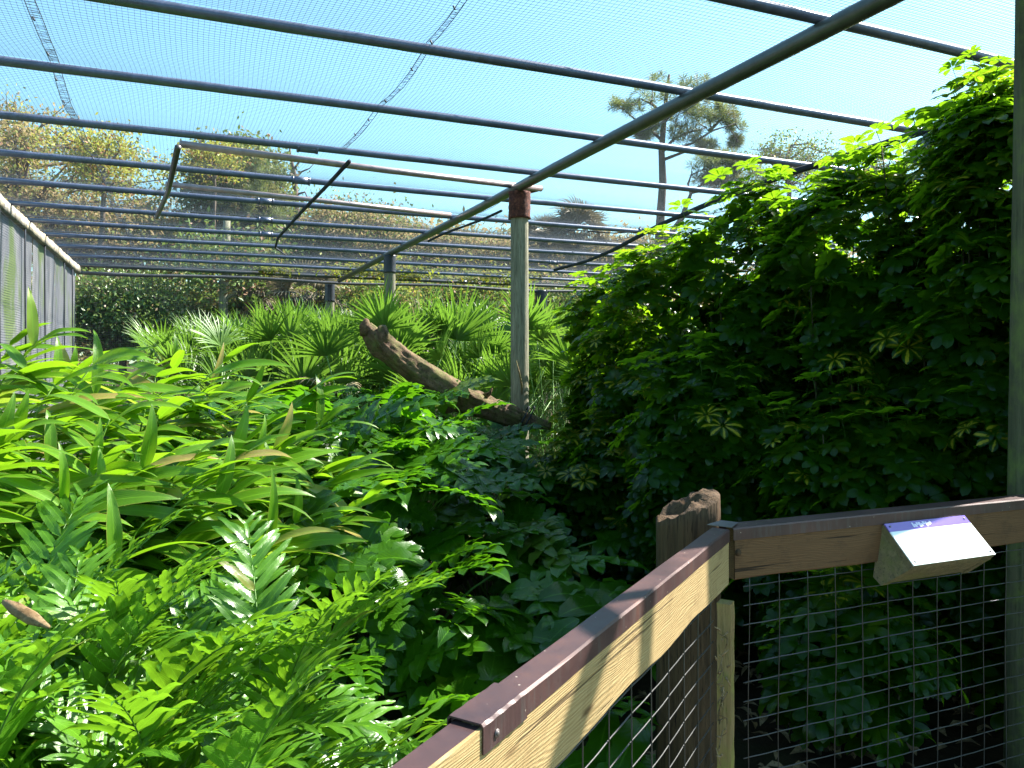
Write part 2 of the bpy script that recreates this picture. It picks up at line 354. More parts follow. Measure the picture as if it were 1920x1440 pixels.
# left-hand edge board with lichen belongs to the side wall
# ------------------------------------------------------------------ hanging pipe frame and seam rods
hf = empty('pipe_frame', uv(6.2, 0, ZP), 'pale pinkish pipe rectangle with a dark crossbar hanging under the roof pipes', 'pipe frame')
def seg(P, r, mat, name, par, n=10, **k):
    b = MB(); b.tube(P, r, n, **k); return b.build(name, mat, par)
zf = ZP - .02
seg([uv(6.03, -.03, zf), uv(6.15, 1.5, zf - .01), uv(6.30, 3.0, zf)], .026, M_pipe_light, 'side_pipe', hf)
seg([uv(7.45, -.15, zf), uv(7.65, 1.4, zf), uv(7.82, 2.64, zf)], .024, M_pipe_light, 'side_pipe', hf)
seg([uv(5.98, -.04, ZP - .06), uv(7.5, -.13, ZP - .075), uv(9.05, -.27, ZP - .05)], .023, M_darkpipe, 'cross_bar', hf)
rd = [(v_, 5.9 + i_ * .5) for i_, v_ in enumerate([1.17, 1.16, 1.15, 1.135, 1.12, 1.11, 1.10, 1.09, 1.08])]
o = seg([uv(u, v, ZP - .055) for v, u in rd] + [uv(10.6, 1.12, ZP - .085), uv(11.0, 1.3, ZP - .12)], [.016] * 9 + [.013, .010], M_rope, 'rolled_net_seam', None, 8, wob=.15)
tag(o, 'dark rolled seam across the roof pipes left of the beam, hooked at its end', 'seam', 'rolled seams of the roof net')
o = seg([uv(7.2 + t, 2.98 - .05 * t + .02 * math.sin(t * 3), ZP - .06) for t in np.linspace(0, 2.2, 8)], .014, M_rope, 'rolled_net_seam', None, 8, wob=.35)
tag(o, 'short dark rolled seam just behind the nearer wooden pole, right beside the beam', 'seam', 'rolled seams of the roof net')
pts = [(1960, 165, 4.4), (1793, 212, 4.81), (1640, 262, 5.4), (1495, 308, 6.07), (1346, 364, 7.15), (1240, 412, 8.45), (1150, 462, 10.4), (1102, 483, 11.56), (1040, 500, 12.7)]
b = MB(); P = [at(*p) for p in pts]
for q in P: q.z -= .05
b.tube(P, .026, 8, wob=.3); o = b.build('sagging_rope', M_rope)
tag(o, 'thick dark twisted rope slanting under the roof above the leafy hedge', 'rope')
b = MB(); P = [at(1246, 420, 8.3), at(1200, 434, 8.8), at(1150, 437, 9.2), at(1060, 430, 9.6)]
b.tube(P, .008, 5); tag(b.build('loose_cord', M_rope), 'thin slack cord below the roof pipes before the round palm crowns', 'rope')

# ------------------------------------------------------------------ roof net: every strand is a thin cord
nb = MB(); CELL = .025; ZN = ZP + RP + .004
def sag(u, v): return -.010 * math.sin(u * 3.0) ** 2
wu = np.array(US)
def netz(uu):
    i_ = np.clip(np.searchsorted(wu, uu) - 1, 0, len(wu) - 2); f = np.clip((uu - wu[i_]) / (wu[i_ + 1] - wu[i_]), 0, 1)
    return ZN - .035 * 4 * f * (1 - f)
ul = np.linspace(.4, 14.62, 44); vl = np.linspace(VW, VR, 16)
UAn = np.array(UA); VAn = np.array(VA)
ph = rng.random(3) * 6
def wob_u(u, v): return .012 * np.sin(v * 2.1 + u * .8 + ph[0]) + .008 * np.sin(v * 5.3 + ph[1])
def wob_v(u, v): return .016 * np.sin(u * 1.7 + v * .6 + ph[2]) + .008 * np.sin(u * 4.1 + v)
def strand(P, r):
    nb.tube(P, r, 3, cap=False, r=.5)
for v in np.arange(VW, VR, CELL):
    vv = v + wob_v(ul, v) + rng.normal() * .0008
    uu = ul
    strand(uu[:, None] * UAn + vv[:, None] * VAn + np.stack([0 * uu, 0 * uu, netz(uu)], -1), .00085)
for u in np.arange(.45, 14.62, CELL):
    uu = u + wob_u(u, vl) + rng.normal() * .0008; 
    strand(uu[:, None] * UAn + vl[:, None] * VAn + np.stack([0 * uu, 0 * uu, netz(uu)], -1), .00085)
net = empty('roof_net', uv(6, 2, ZN), 'fine dark square netting stretched over the roof pipes', 'netting')
nb.build('cord_mesh', M_net, net, kind='stuff')
# laced seams: doubled strip of net with stitches
def seam(v0, u0, u1, wdt, wob):
    b = MB(); L = []
    for s_ in (-1, 1):
        P = []
        for u in np.arange(u0, u1, .12):
            vv = v0 + s_ * wdt / 2 + wob * math.sin(u * 1.9) + rnd(-.002, .002)
            P.append(uv(u, vv, float(netz(u)) + .006))
        b.tube(P, .0022, 4); L.append(P)
    for k in range(len(L[0]) - 1):
        for f in (.0, .17, .34, .5, .67, .83):
            if random.random() < .25: continue
            a = L[0][k].lerp(L[0][k + 1], f); c = L[1][k].lerp(L[1][k + 1], min(1, f + rnd(-.1, .2)))
            b.tube([a, c], .0013, 3, cap=False)
    for u in np.arange(u0, u1, .45):
        p = uv(u + rnd(-.1, .1), v0 - wdt / 2 + wob * math.sin(u * 1.9), ZN - .01); b.tube([p, p + Vector((.01, .004, -.018))], .005, 4)
    return b.build('laced_seam', M_net, net)
seam(-.65, .5, 14.5, .045, .02); seam(1.14, .5, 5.9, .030, .02); seam(2.90, .5, 14.0, .035, .03); seam(5.3, .5, 14.0, .035, .03)
# far end net
nb = MB()
for v in np.arange(VW, 8.0, .03):
    nb.tube([uv(14.6, v, z) for z in (.0, 1.0, 2.0, ZP)], .0011, 3, cap=False)
for z in np.arange(.9, ZP, .03):
    nb.tube([uv(14.6 + .02 * math.sin(v * 2), v, z) for v in np.linspace(VW, 8.0, 8)], .0011, 3, cap=False)
en = empty('end_net', uv(14.6, 2, 0), 'fine netting closing the far end of the enclosure below the last dark pipe', 'netting')
nb.build('cord_mesh', M_net, en, kind='stuff')

# ------------------------------------------------------------------ left side wall
sw = empty('side_wall', uv(10, VW, 0), 'pale mottled sheet wall behind close wire with a lichen-covered top board, at far left', 'wall')
ed = [4.2, 5.9, 7.3, 8.9, 10.6, 12.4, 14.5]
for a, c in zip(ed[:-1], ed[1:]):
    b = MB(); nu, nz_ = 10, 12
    G = np.array([[tuple(uv(u, VW - .045 + .010 * math.sin(u * 5 + z * 1.5) + .003 * math.sin(u * 17 + z * 3), z)) for z in np.linspace(0, ZP - .12, nz_)] for u in np.linspace(a + .02, c - .02, nu)])
    i = np.arange(nu - 1)[:, None] * nz_; j = np.arange(nz_ - 1)[None, :]
    b.add(G.reshape(-1, 3), np.stack([i + j, i + nz_ + j, i + nz_ + j + 1, i + j + 1], -1).reshape(-1, 4))
    b.build('screen_panel', M_screen, sw)
for u in ed:
    b = MB(); b.box(uv(u, VW - .09, (ZP - .13) / 2), .035, .03, (ZP - .13) / 2, (UA, VA, Vector((0, 0, 1)))); b.build('wall_post', M_pole, sw, smooth=False)
b = MB()
P = []; nseg = 90
for k, u in enumerate(np.linspace(4.0, 14.62, nseg)):
    P.append((u, rnd(-.008, .008), rnd(-.006, .006)))
V = []; 
for (u, e1, e2) in P:
    for (dv, dz) in ((-.05, -.075), (.02, -.085), (.03, .03), (-.04, .045)):
        V.append(tuple(uv(u, VW + dv + rnd(-.006, .006), ZP - .05 + dz + e1 + rnd(-.008, .008))))
Q = [(4 * k + a, 4 * k + (a + 1) % 4, 4 * k + 4 + (a + 1) % 4, 4 * k + 4 + a) for k in range(nseg - 1) for a in range(4)]
b.add(V, Q); b.build('top_board', M_lichen, sw)
nb = MB()
for z in np.arange(.5, ZP - .12, .026):
    nb.tube([uv(u, VW + .01 * math.sin(u * 2 + z * 3), z + .006 * math.sin(u * 5 + z * 9)) for u in np.linspace(4.2, 14.5, 24)], .0020, 3, cap=False)
nb.build('wire_rows', M_net, sw, kind='stuff')
for u in (5.0, 7.9, 8.6, 9.9, 11.2, 12.9, 13.8):
    seg([uv(u + .03 * math.sin(z * 1.7), VW + .008, z) for z in np.linspace(0, ZP - .1, 8)], .009, M_rope, 'vertical_cable', sw, 6)

# ------------------------------------------------------------------ poles
def pole(u, v, r, ztop, label, collar, mat=M_pole, colh=.22, cr=1.2, loc=None, n=20, lean=(0, 0)):
    p0 = loc or uv(u, v, 0); t = empty('wooden_pole', (p0.x, p0.y, -.12), label, 'pole', 'round wooden poles of the enclosure')
    b = MB(); zs = np.linspace(-.12, ztop, 26)
    V = []; an = np.linspace(0, 2 * math.pi, n, endpoint=False)
    for z in zs:
        for k in range(n):
            rr = r * (1.06 - .06 * z / ztop) * (1 + .02 * math.sin(3 * an[k] + z * 1.1) + .012 * math.sin(7 * an[k]) + rnd(-.006, .006))
            V.append((p0.x + lean[0] * z + rr * math.cos(an[k]), p0.y + lean[1] * z + rr * math.sin(an[k]), z))
    i = np.arange(len(zs) - 1)[:, None] * n; j = np.arange(n)[None, :]; j2 = (j + 1) % n
    b.add(V, np.stack([i + j, i + j2, i + n + j2, i + n + j], -1).reshape(-1, 4)); b.build('shaft', mat, t)
    if collar:
        c = MB(); zt = ztop + .01; zz = np.linspace(zt - colh, zt, 12)
        rough = .10 if collar is M_rust else .0
        P = [Vector((p0.x, p0.y, z)) for z in zz]
        c.tube(P, [r * cr * (1 + (.05 if i_ in (0, 11) else 0)) for i_ in range(12)], 24, wob=rough); c.build('collar', collar, t)
    return t
po = pole(0, 0, .078, ZB - RB, 'nearest full-height pole with a rusty sleeve, the log tied across it', M_rust, colh=.235, cr=1.22, loc=Vector((.066, 6.75, 0)))
# sliver of bark peeling on the pole
b = MB(); b.tube([at(968, 676, 6.64), at(974, 700, 6.64), at(978, 720, 6.655), at(979, 740, 6.66)], [.003, .007, .009, .003], 5); b.build('bark_sliver', M_bark, po)
pole(0, 0, .079, ZB - RB, 'middle pole with a smooth black sleeve under the beam', M_blackcollar, colh=.25, cr=1.08, loc=Vector((-1.73, 10.8, 0)))
pole(0, 0, .085, ZB - RB, 'farthest pole under the beam, only its black sleeve showing above the palmettos', M_blackcollar, colh=.35, cr=1.1, loc=Vector((-3.52, 14.75, 0)))
pole(0, 0, .11, ZB - RB, 'dark pole at the far end just right of the nearest full-height pole', M_blackcollar, M_trunk, .45, 1.15, loc=Vector((.62, 16.2, 0)))
pole(0, 0, .112, 3.7, 'thick greenish pole behind the railing at the right edge', None, M_pole_r, loc=Vector((2.15, 3.12, 0)), lean=(-.0 + .012, 0))
# pointed bracket bar behind the rusty sleeve
b = MB(); b.tube([at(960, 362, 7.0), at(990, 357, 7.0), at(1010, 353, 7.0), at(1019, 354, 7.0)], [.03, .034, .028, .008], 8); b.build('bracket_bar', M_trunk, po)

# ------------------------------------------------------------------ log perch
lg = empty('log_perch', at(975, 785, 6.55), 'thick mossy brown log slanting up left from the rusty-sleeved pole', 'log')
path = [(686, 612, 6.0, .050), (697, 628, 6.02, .088), (712, 645, 6.05, .108), (745, 668, 6.1, .108), (790, 700, 6.15, .112), (835, 728, 6.2, .120), (868, 748, 6.27, .125), (905, 762, 6.32, .108), (945, 776, 6.4, .096), (975, 786, 6.45, .086), (1000, 790, 6.42, .056), (1033, 799, 6.40, .030)]
PP = []; RR = []
for a, c in zip(path[:-1], path[1:]):
    for f in (0, .125, .25, .375, .5, .625, .75, .875):
        PP.append(at(*[a[i_] + (c[i_] - a[i_]) * f for i_ in range(3)])); RR.append((a[3] + (c[3] - a[3]) * f) * .93)
PP.append(at(*path[-1][:3])); RR.append(path[-1][3])
b = MB(); n = 48; m_ = len(PP)
Pn = np.array([tuple(p) for p in PP]); T = np.gradient(Pn, axis=0); T /= np.linalg.norm(T, axis=1)[:, None]
A = np.cross(T, [0, 0, 1.]); A /= np.linalg.norm(A, axis=1)[:, None]; B = np.cross(A, T); V = []
for i_ in range(m_):
    for k in range(n):
        a = 2 * math.pi * k / n; tw = a + i_ * .022
        rr = RR[i_] * (1 + .07 * math.sin(5 * tw + .3) - .07 * abs(math.sin(8.5 * tw + .4 * math.sin(i_ * .25))) ** 6 + .035 * math.sin(13 * tw + i_ * .12) + .04 * math.sin(i_ * .35 + 2 * a) + .03 * math.sin(i_ * .9 + 5 * a) + rnd(-.035, .035))
        V.append(Pn[i_] + (A[i_] * math.cos(a) + B[i_] * math.sin(a)) * rr)
V += [Pn[0] - T[0] * .01, Pn[-1]]; i = np.arange(m_ - 1)[:, None] * n; j = np.arange(n)[None, :]; j2 = (j + 1) % n
Q = np.stack([i + j, i + j2, i + n + j2, i + n + j], -1).reshape(-1, 4).tolist(); e = (m_ - 1) * n
Q += [(m_ * n, (k + 2) % n, (k + 1) % n, k) for k in range(0, n, 2)] + [(m_ * n + 1, e + k, e + (k + 1) % n, e + (k + 2) % n) for k in range(0, n, 2)]
b.add(V, Q); b.build('trunk', M_bark, lg)
for (q, l) in (([at(712, 648, 6.03), at(719, 628, 6.0), at(716, 611, 5.98)], [.07, .052, .03]), ([at(690, 625, 6.0), at(684, 608, 5.98), at(688, 598, 5.97)], [.06, .04, .015]),
               ([at(850, 760, 6.2), at(838, 770, 6.15), at(826, 771, 6.1)], [.05, .03, .008]), ([at(905, 745, 6.3), at(918, 738, 6.28), at(923, 728, 6.27)], [.03, .015, .004])):
    s_ = MB(); s_.tube(q, l, 10, wob=.35); s_.build('broken_stub', M_bark, lg)
b = MB()
for o_ in (-.02, .03): 
    c = at(984 + o_ * 200, 784, 6.55); ring = [c + Vector((.11 * math.cos(a) * .5, .20 * math.sin(a), .10 * math.cos(a))) for a in np.linspace(0, 2 * math.pi, 18)]
    b.tube(ring, .006, 6, cap=False)
tag(b.build('lashing', M_rope), 'dark lashing tying the log to the pole', 'lashing')

# ------------------------------------------------------------------ railing
RZ = EYE - .5; ZV = Vector((0, 0, 1))
OL0 = Vector((-.154, .941, 0)); OLc = Vector((.599, 2.293, 0)); ILc = Vector((.652, 2.264, 0))
rl = empty('railing', (.62, 2.29, 0), 'wooden railing topped with brown metal cap, bending at the corner post', 'railing')
def cap(c0, D, Nn, L, wd, ht, name, th=.0025, parent=rl, mat=M_cap, bev=.004, ends=None):
    """folded sheet: top and two skirts, running from c0 (outer top edge) along D; Nn points inward"""
    prof = [(0, -ht), (0, -bev), (bev, 0), (wd - bev, 0), (wd, -bev), (wd, -ht), (wd - th, -ht), (wd - th, -bev - th), (wd - bev - th, -th), (bev + th, -th), (th, -bev - th), (th, -ht)]
    b = MB(); V = []; segs = 14
    for s_ in range(segs + 1):
        f = s_ / segs
        for k, (a, z) in enumerate(prof):
            jig = math.sin(f * 23 + k) * .0006
            sh = (ends(f, a) if ends else 0)
            p = c0 + D * (L * f + sh) + Nn * (a + jig) + ZV * z; V.append(tuple(p))
    n_ = len(prof)
    Q = [(s_ * n_ + a, s_ * n_ + (a + 1) % n_, (s_ + 1) * n_ + (a + 1) % n_, (s_ + 1) * n_ + a) for s_ in range(segs) for a in range(n_)]
    for e_ in (0, segs * n_):
        Q += [(e_ + 0, e_ + 1, e_ + 10, e_ + 11), (e_ + 1, e_ + 2, e_ + 9, e_ + 10), (e_ + 2, e_ + 3, e_ + 8, e_ + 9), (e_ + 3, e_ + 4, e_ + 7, e_ + 8), (e_ + 4, e_ + 5, e_ + 6, e_ + 7)]
    b.add(V, Q); return b.build(name, mat, parent, smooth=False)
WL = .055
s_joint = 1.0                                           # distance along the left run, measured back from the corner
base = OLc + ZV * RZ
LJ = (Vector((-.0857, 1.074, 0)) - OLc).length
cap(base - DL * (LJ), DL, NL, LJ - .004, WL, .037, 'cap_sheet')
cap(base - DL * (LJ + .006) - NL * .003 + ZV * .0035, DL, NL, .125, WL + .006, .042, 'cap_sleeve')
cap(base - DL * (LJ + 1.15) + NL * .003 - ZV * .004, DL, NL, 1.15, WL - .006, .035, 'cap_sheet')
# screws on the sleeve
for s_ in (.028,):
    for dz in (-.022,):
        b = MB(); c = base - DL * (LJ - s_) + NL * (WL + .003) + ZV * dz; b.tube([c, c + NL * .002], .006, 10); b.tube([c + NL * .002, c + NL * .0032], .0035, 8)
        b.build('screw', M_galv, rl)
cap(Vector((.660, 2.272, RZ)) - NR * .072, DR, NR, 3.2, .072, .036, 'cap_sheet')
# galvanised patch on the corner
b = MB(); zp = RZ + .0045
Pq = [at(1326, 987, 2.3), at(1352, 978, 2.36), at(1384, 984, 2.33), at(1372, 992.5, 2.26)]
V = [(p.x, p.y, zp) for p in Pq] + [(p.x, p.y, zp + .002) for p in Pq]
b.add(V, [(0, 1, 2, 3), (7, 6, 5, 4), (0, 4, 5, 1), (1, 5, 6, 2), (2, 6, 7, 3), (3, 7, 4, 0)]); b.build('corner_patch', M_galv, rl, smooth=False)
def board(c0, D, Nn, L, th, h, mat, z0, name='board', chip=0):
    """board whose inner face lies on the line c0..c0+D*L; lower edge slightly waney"""
    b = MB(); segs = 40; V = []
    for k in range(segs + 1):
        f = k / segs; e_ = (.004 * math.sin(f * 31) + rnd(-.0015, .0015)) * chip
        for (a, z) in ((0, z0), (-th, z0), (-th, z0 - h + e_), (-.003, z0 - h + e_), (0, z0 - h + .004 + e_)):
            V.append(tuple(c0 + D * (L * f) + Nn * a + ZV * z))
    Q = [(k * 5 + a, k * 5 + (a + 1) % 5, k * 5 + 5 + (a + 1) % 5, k * 5 + 5 + a) for k in range(segs) for a in range(5)]
    for e_ in (0, segs * 5): Q += [(e_, e_ + 1, e_ + 2, e_ + 3), (e_, e_ + 3, e_ + 4, e_)]
    Q = [q for q in Q if len(set(q)) == 4]
    b.add(V, Q); return b.build(name, mat, rl, smooth=False)
ci = ILc - DL * .012
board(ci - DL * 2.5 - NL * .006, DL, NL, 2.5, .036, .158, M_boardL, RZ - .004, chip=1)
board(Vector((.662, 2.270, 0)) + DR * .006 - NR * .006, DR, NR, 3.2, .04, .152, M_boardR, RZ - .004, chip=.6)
# dark knot in the shade-toned board
b = MB(); c = at(1384, 1036, 2.262); b.tube([c - NR * .002, c + NR * .0015], .011, 12); b.build('knot', M_stump, rl)
# corner batten and big stump post
bt = Vector((.616, 2.255, 0)); b = MB()
zt = .932; V = []
nz_ = 24
for k in range(nz_ + 1):
    z = zt * k / nz_ - .05; e1 = rnd(-.0012, .0012)
    for (a, c) in ((0, 0), (.046, 0), (.046, .04), (0, .04)):
        V.append(tuple(bt + DL * (a + e1) * 1 + NL * (c - .010 + e1) + ZV * z))
Q = [(4 * k + a, 4 * k + (a + 1) % 4, 4 * k + 4 + (a + 1) % 4, 4 * k + 4 + a) for k in range(nz_) for a in range(4)] + [(0, 3, 2, 1), (4 * nz_, 4 * nz_ + 1, 4 * nz_ + 2, 4 * nz_ + 3)]
b.add(V, Q); o = b.build('batten', M_batten, rl, smooth=False)
st = empty('stump_post', (.60, 2.60, -.12), 'thick dark weathered post with a rotten jagged top behind the railing corner', 'post')
b = MB(); n = 56; rs = .108; zs = list(np.linspace(-.12, 1.02, 14)); V = []; 
top = []
for k in range(n):
    a = 2 * math.pi * k / n; x = math.cos(a)
    top.append(1.115 + .035 * x + .005 * math.sin(7 * a) + .003 * math.sin(17 * a) + rnd(-.003, .003) - (.03 * max(0, -x - .3)))
for z in zs:
    for k in range(n):
        a = 2 * math.pi * k / n; rr = rs * (1 + .025 * math.sin(6 * a) + .02 * math.sin(15 * a + .5) + rnd(-.01, .01)); V.append((.60 + rr * math.cos(a), 2.60 + rr * math.sin(a), z))
for fz, fr_ in ((.5, 1.0), (.94, .99), (1.0, .93), (1.0, .75), (1.04, .5), (.98, .25)):
    for k in range(n):
        a = 2 * math.pi * k / n; rr = rs * fr_ * (1 + .025 * math.sin(6 * a) + .02 * math.sin(15 * a + .5) + rnd(-.012, .012)); 
        z = 1.02 + (top[k] - 1.02) * fz + (rnd(-.006, .006) if fr_ < .96 else 0); V.append((.60 + rr * math.cos(a), 2.60 + rr * math.sin(a), z))
m_ = len(zs) + 6; V.append((.60, 2.60, 1.12)); i = np.arange(m_ - 1)[:, None] * n; j = np.arange(n)[None, :]; j2 = (j + 1) % n
Q = np.stack([i + j, i + j2, i + n + j2, i + n + j], -1).reshape(-1, 4).tolist(); e = (m_ - 1) * n
Q += [(m_ * n, e + k, e + (k + 1) % n, e + (k + 2) % n) for k in range(0, n, 2)]
b.add(V, Q); b.build('shaft', M_stump, st)
# wire mesh: each wire a part
def wiremesh(c0, D, Nn, L, z0, z1, sx, sz_, label, off, jig=.0015):
    t = empty('wire_mesh', c0, label, 'wire mesh', 'welded mesh panels in the railing')
    for q in np.arange(.02, L, sx):
        P = [c0 + D * (q + jig * math.sin(z * 9 + q * 5) * 2) + Nn * (off + .0025) + ZV * z for z in np.linspace(z0, z1, 14)]
        b = MB(); b.tube(P, .0015, 6); b.build('upright_wire', M_wire, t)
    for z in np.arange(z0 + .02, z1 - .02, sz_):
        P = [c0 + D * s_ + Nn * (off + jig * 1 * math.sin(s_ * 14 + z * 3)) + ZV * (z + jig * .4 * math.sin(s_ * 2 * math.pi / sx) + jig * math.sin(s_ * 3 + z * 8)) for s_ in np.linspace(0, L, int(L / .03))]
        b = MB(); b.tube(P, .0018, 6); b.build('level_wire', M_wire, t)
    return t
wl = wiremesh(ci - DL * 2.3, DL, NL, 2.21, .02, RZ - .13, .127, .058, 'welded wire mesh under the pale sunlit board on the left run', -.03)
wr = wiremesh(Vector((.715, 2.297, 0)), DR, NR, 3.0, .02, RZ - .13, .115, .058, 'welded wire mesh in shade under the shade-toned board on the right run', -.03)
# dry vine tendrils caught in the left mesh
b = MB(); vm = M_litter
c0 = ci - DL * .05 - NL * .02
for k in range(5):
    z = .80 - k * .055; P = [c0 + DL * (rnd(-.03, .03) + .03 * math.sin(t * 7 + k)) + NL * rnd(-.004, .018) + ZV * (z - t * rnd(.08, .16)) for t in np.linspace(0, 1, 9)]
    b.tube(P, .0016, 5)
for k in range(14):
    p = c0 + DL * rnd(-.05, .03) + NL * rnd(0, .02) + ZV * rnd(.45, .82); b.tube([p, p + Vector((rnd(-.02, .02), rnd(-.01, .01), rnd(-.03, .02)))], [.004, .001], 4)
tag(b.build('dry_vine', vm), 'dry brown vine tendrils caught in the sunlit mesh near the corner', 'vine')

# ------------------------------------------------------------------ sign
sg = empty('sign_box', (1.39, 2.52, .95), 'slanted information sign with purple heading band on a wooden block, fixed under the brown cap', 'sign')
TL = Vector((1.215, 2.49, EYE - .533)); TR = TL + DR * .372; dn = (NR * .112 + ZV * -.108); BL = TL + dn; BR = TR + dn
nf = dn.cross(DR).normalized() 
if nf.z < 0: nf = -nf
def slab(P, nrm, th, name, mat, uvs=None):
    b = MB(); V = [tuple(p) for p in P] + [tuple(p - nrm * th) for p in P]
    b.add(V, [(0, 3, 2, 1), (4, 5, 6, 7), (0, 1, 5, 4), (1, 2, 6, 5), (2, 3, 7, 6), (3, 0, 4, 7)], [(0, 1), (1, 1), (1, 0), (0, 0)] * 2); return b.build(name, mat, sg, smooth=False)
slab([TL, TR, BR, BL], nf, .004, 'sign_face', M_sign)
slab([p - nf * .0045 for p in (TL, TR, BR, BL)], nf, .024, 'backing_board', M_signwood)
b = MB()
for s_ in (0, 1):
    o_ = DR * (-.012 + .33 * s_)
    # side cheek
    pts_ = [TL - nf * .029 + o_ * 0 + DR * (.0 if s_ == 0 else .345), BL - nf * .029 + DR * (0 if s_ == 0 else .345), TL + DR * (-.028 if s_ == 0 else .345) + NR * .012 - ZV * .195, TL + DR * (-.028 if s_ == 0 else .345) - NR * .02 - ZV * .175]
    V = [tuple(p) for p in pts_] + [tuple(p + DR * .03) for p in pts_]
    b = MB(); b.add(V, [(0, 1, 2, 3), (7, 6, 5, 4), (0, 4, 5, 1), (1, 5, 6, 2), (2, 6, 7, 3), (3, 7, 4, 0)]); b.build('side_cheek', M_signwood, sg, smooth=False)
pts_ = [BL - nf * .029 + DR * .01, BR - nf * .029 - DR * .01, TR - DR * .01 + NR * .012 - ZV * .19, TL + DR * 0 + NR * .012 - ZV * .19]
slab(pts_, NR, .02, 'underside_board', M_signwood)
# faint heading script and a line of small print, unreadable in the photograph
b = MB()
for k in range(9):
    c = TL + DR * (.115 + .010 * k) + dn * (.10 + .02 * math.sin(k * 2.2)) + nf * .0008
    b.box(c, .0035 + .0015 * (k % 2), .0055 if k % 3 else .009, .0003, (DR, dn.normalized(), nf))
b.build('heading_print', M_print, sg, smooth=False)
for (fx, fy) in ((.04, .08), (.96, .08), (.04, .92), (.96, .92)):
    c = TL.lerp(TR, fx) + dn * fy; q_ = MB(); q_.tube([c, c + nf * .0018], .0035, 8); q_.build('screw', M_galv, sg)
b = MB()
for k in range(6):
    c = TL + DR * (.245 + .004 * (k % 2)) + dn * (.42 + .055 * k) + nf * .0008; b.box(c, .026 - .004 * (k % 3), .0012, .0003, (DR, dn.normalized(), nf))
b.build('small_print', M_printgrey, sg, smooth=False)

# ================================================================== PLANTS
def leafgrid(L, W, n, m=3, prof=None, droop=.2, fold=.15, wave=0, wf=3, tip=0.02, uvw=None, curl=0, base=.08):
    """leaf along +X, normal +Z; quads (n x m)"""
    V = []; U = []
    x = z = 0; dx = L / n
    for i_ in range(n + 1):
        t = i_ / n
        a = -droop * t * t * 1.6 + droop * .35
        if i_: x += dx * math.cos(a); z += dx * math.sin(a)
        wd = W / 2 * (prof(t) if prof else max(tip, math.sin(math.pi * min(1, (t * .97 + base * .4)) ** .8)))
        for j_ in range(m):
            s_ = (j_ / (m - 1)) * 2 - 1
            zz = z + abs(s_) * wd * fold * (1 if curl == 0 else (1 - curl * abs(s_))) + (wave * W * math.sin(t * wf * 2 * math.pi + (1.5 if s_ > 0 else 0)) * abs(s_) if abs(s_) > .6 else 0)
            V.append((x, s_ * wd, zz)); U.append((.5 + s_ * .5, t))
    Q = [(i_ * m + j_, (i_ + 1) * m + j_, (i_ + 1) * m + j_ + 1, i_ * m + j_ + 1) for i_ in range(n) for j_ in range(m - 1)]
    return np.array(V), np.array(Q), np.array(U)
def gmesh(g, name, mat, r=None):
    b = MB(); b.add(*g, r=rnd(0, 1) if r is None else r); return b.mesh(name, mat)
lance = lambda t: max(.02, (math.sin(math.pi * t ** .75)) ** .75 * (1 - .25 * t) + .04 * (1 - t))
obov = lambda t: max(.05, math.sqrt(max(0, 1 - (2 * t ** 1.45 - 1) ** 2)) ** 1.1)
strap = lambda t: max(.03, min(1, 6 * t + .25) * (1 - t ** 4) ** .8)

# ---- shell ginger -------------------------------------------------
g_leaves = [gmesh(leafgrid(rnd(.42, .56), rnd(.070, .098), 12, 5, lance, rnd(.15, .75), rnd(.1, .35), rnd(0, .05), rnd(1.5, 3)), 'ginger_leaf', M_ginger) for _ in range(10)]
def ginger(x, d, h, ncane, label, lean=(.62, -.20), seed=0):
    t = empty('ginger_plant', (x, d, -.12), label, 'ginger plant', 'tall ginger plants along the left wall')
    for c in range(ncane):
        a = rnd(0, 2 * math.pi); r0 = rnd(.02, .18)
        b0 = Vector((x + r0 * math.cos(a), d + r0 * math.sin(a), -.12))
        lx = lean[0] * rnd(.4, 1.3) + .22 * math.cos(a); ly = lean[1] * rnd(.4, 1.3) + .22 * math.sin(a); hh = h * rnd(.84, 1.10)
        P = [b0 + Vector((lx * f ** 2.0, ly * f ** 2.0, hh * (f - .10 * f ** 3))) for f in np.linspace(0, 1, 9)]
        b = MB(); b.tube(P, [.011 - .0075 * f for f in np.linspace(0, 1, 9)], 6); b.build('cane', M_green, t)
        bend = Vector((lx, ly, 0)); sidev = Vector((-ly, lx, 0)).normalized() if bend.length > .05 else Vector((0, 1, 0))
        # ranks roughly towards +x / camera
        nl = random.randint(16, 20); sway = rnd(0, 6.28)
        rank = Vector((1, rnd(-.45, .35), 0)).normalized()
        for k in range(nl):
            f = .32 + .68 * k / (nl - 1); i_ = min(7, int(f * 8)); q = f * 8 - i_; p = P[i_].lerp(P[i_ + 1], q)
            sd_ = 1 if k % 2 else -1
            if sd_ < 0 and random.random() < .5: sd_ = 1
            dv = (rank * sd_ + Vector((rnd(-.35, .35), rnd(-.45, .25), 0))).normalized()
            el = rnd(-.05, .38) + .30 * f ** 5 - .08
            dirv = Vector((dv.x * math.cos(el), dv.y * math.cos(el), math.sin(el)))
            inst('leaf', random.choice(g_leaves), t, frame(p, dirv, (rnd(-.3, .3), rnd(-.5, .1), 1), rnd(.8, 1.12) * (1.0 if k < nl - 1 else .8), rnd(-.5, .5)))
        if random.random() < .35:
            inst('leaf', random.choice(g_leaves), t, frame(P[-1], (rnd(-.1, .5), rnd(-.2, .2), 1), (1, -1, .2), rnd(.5, .8)))
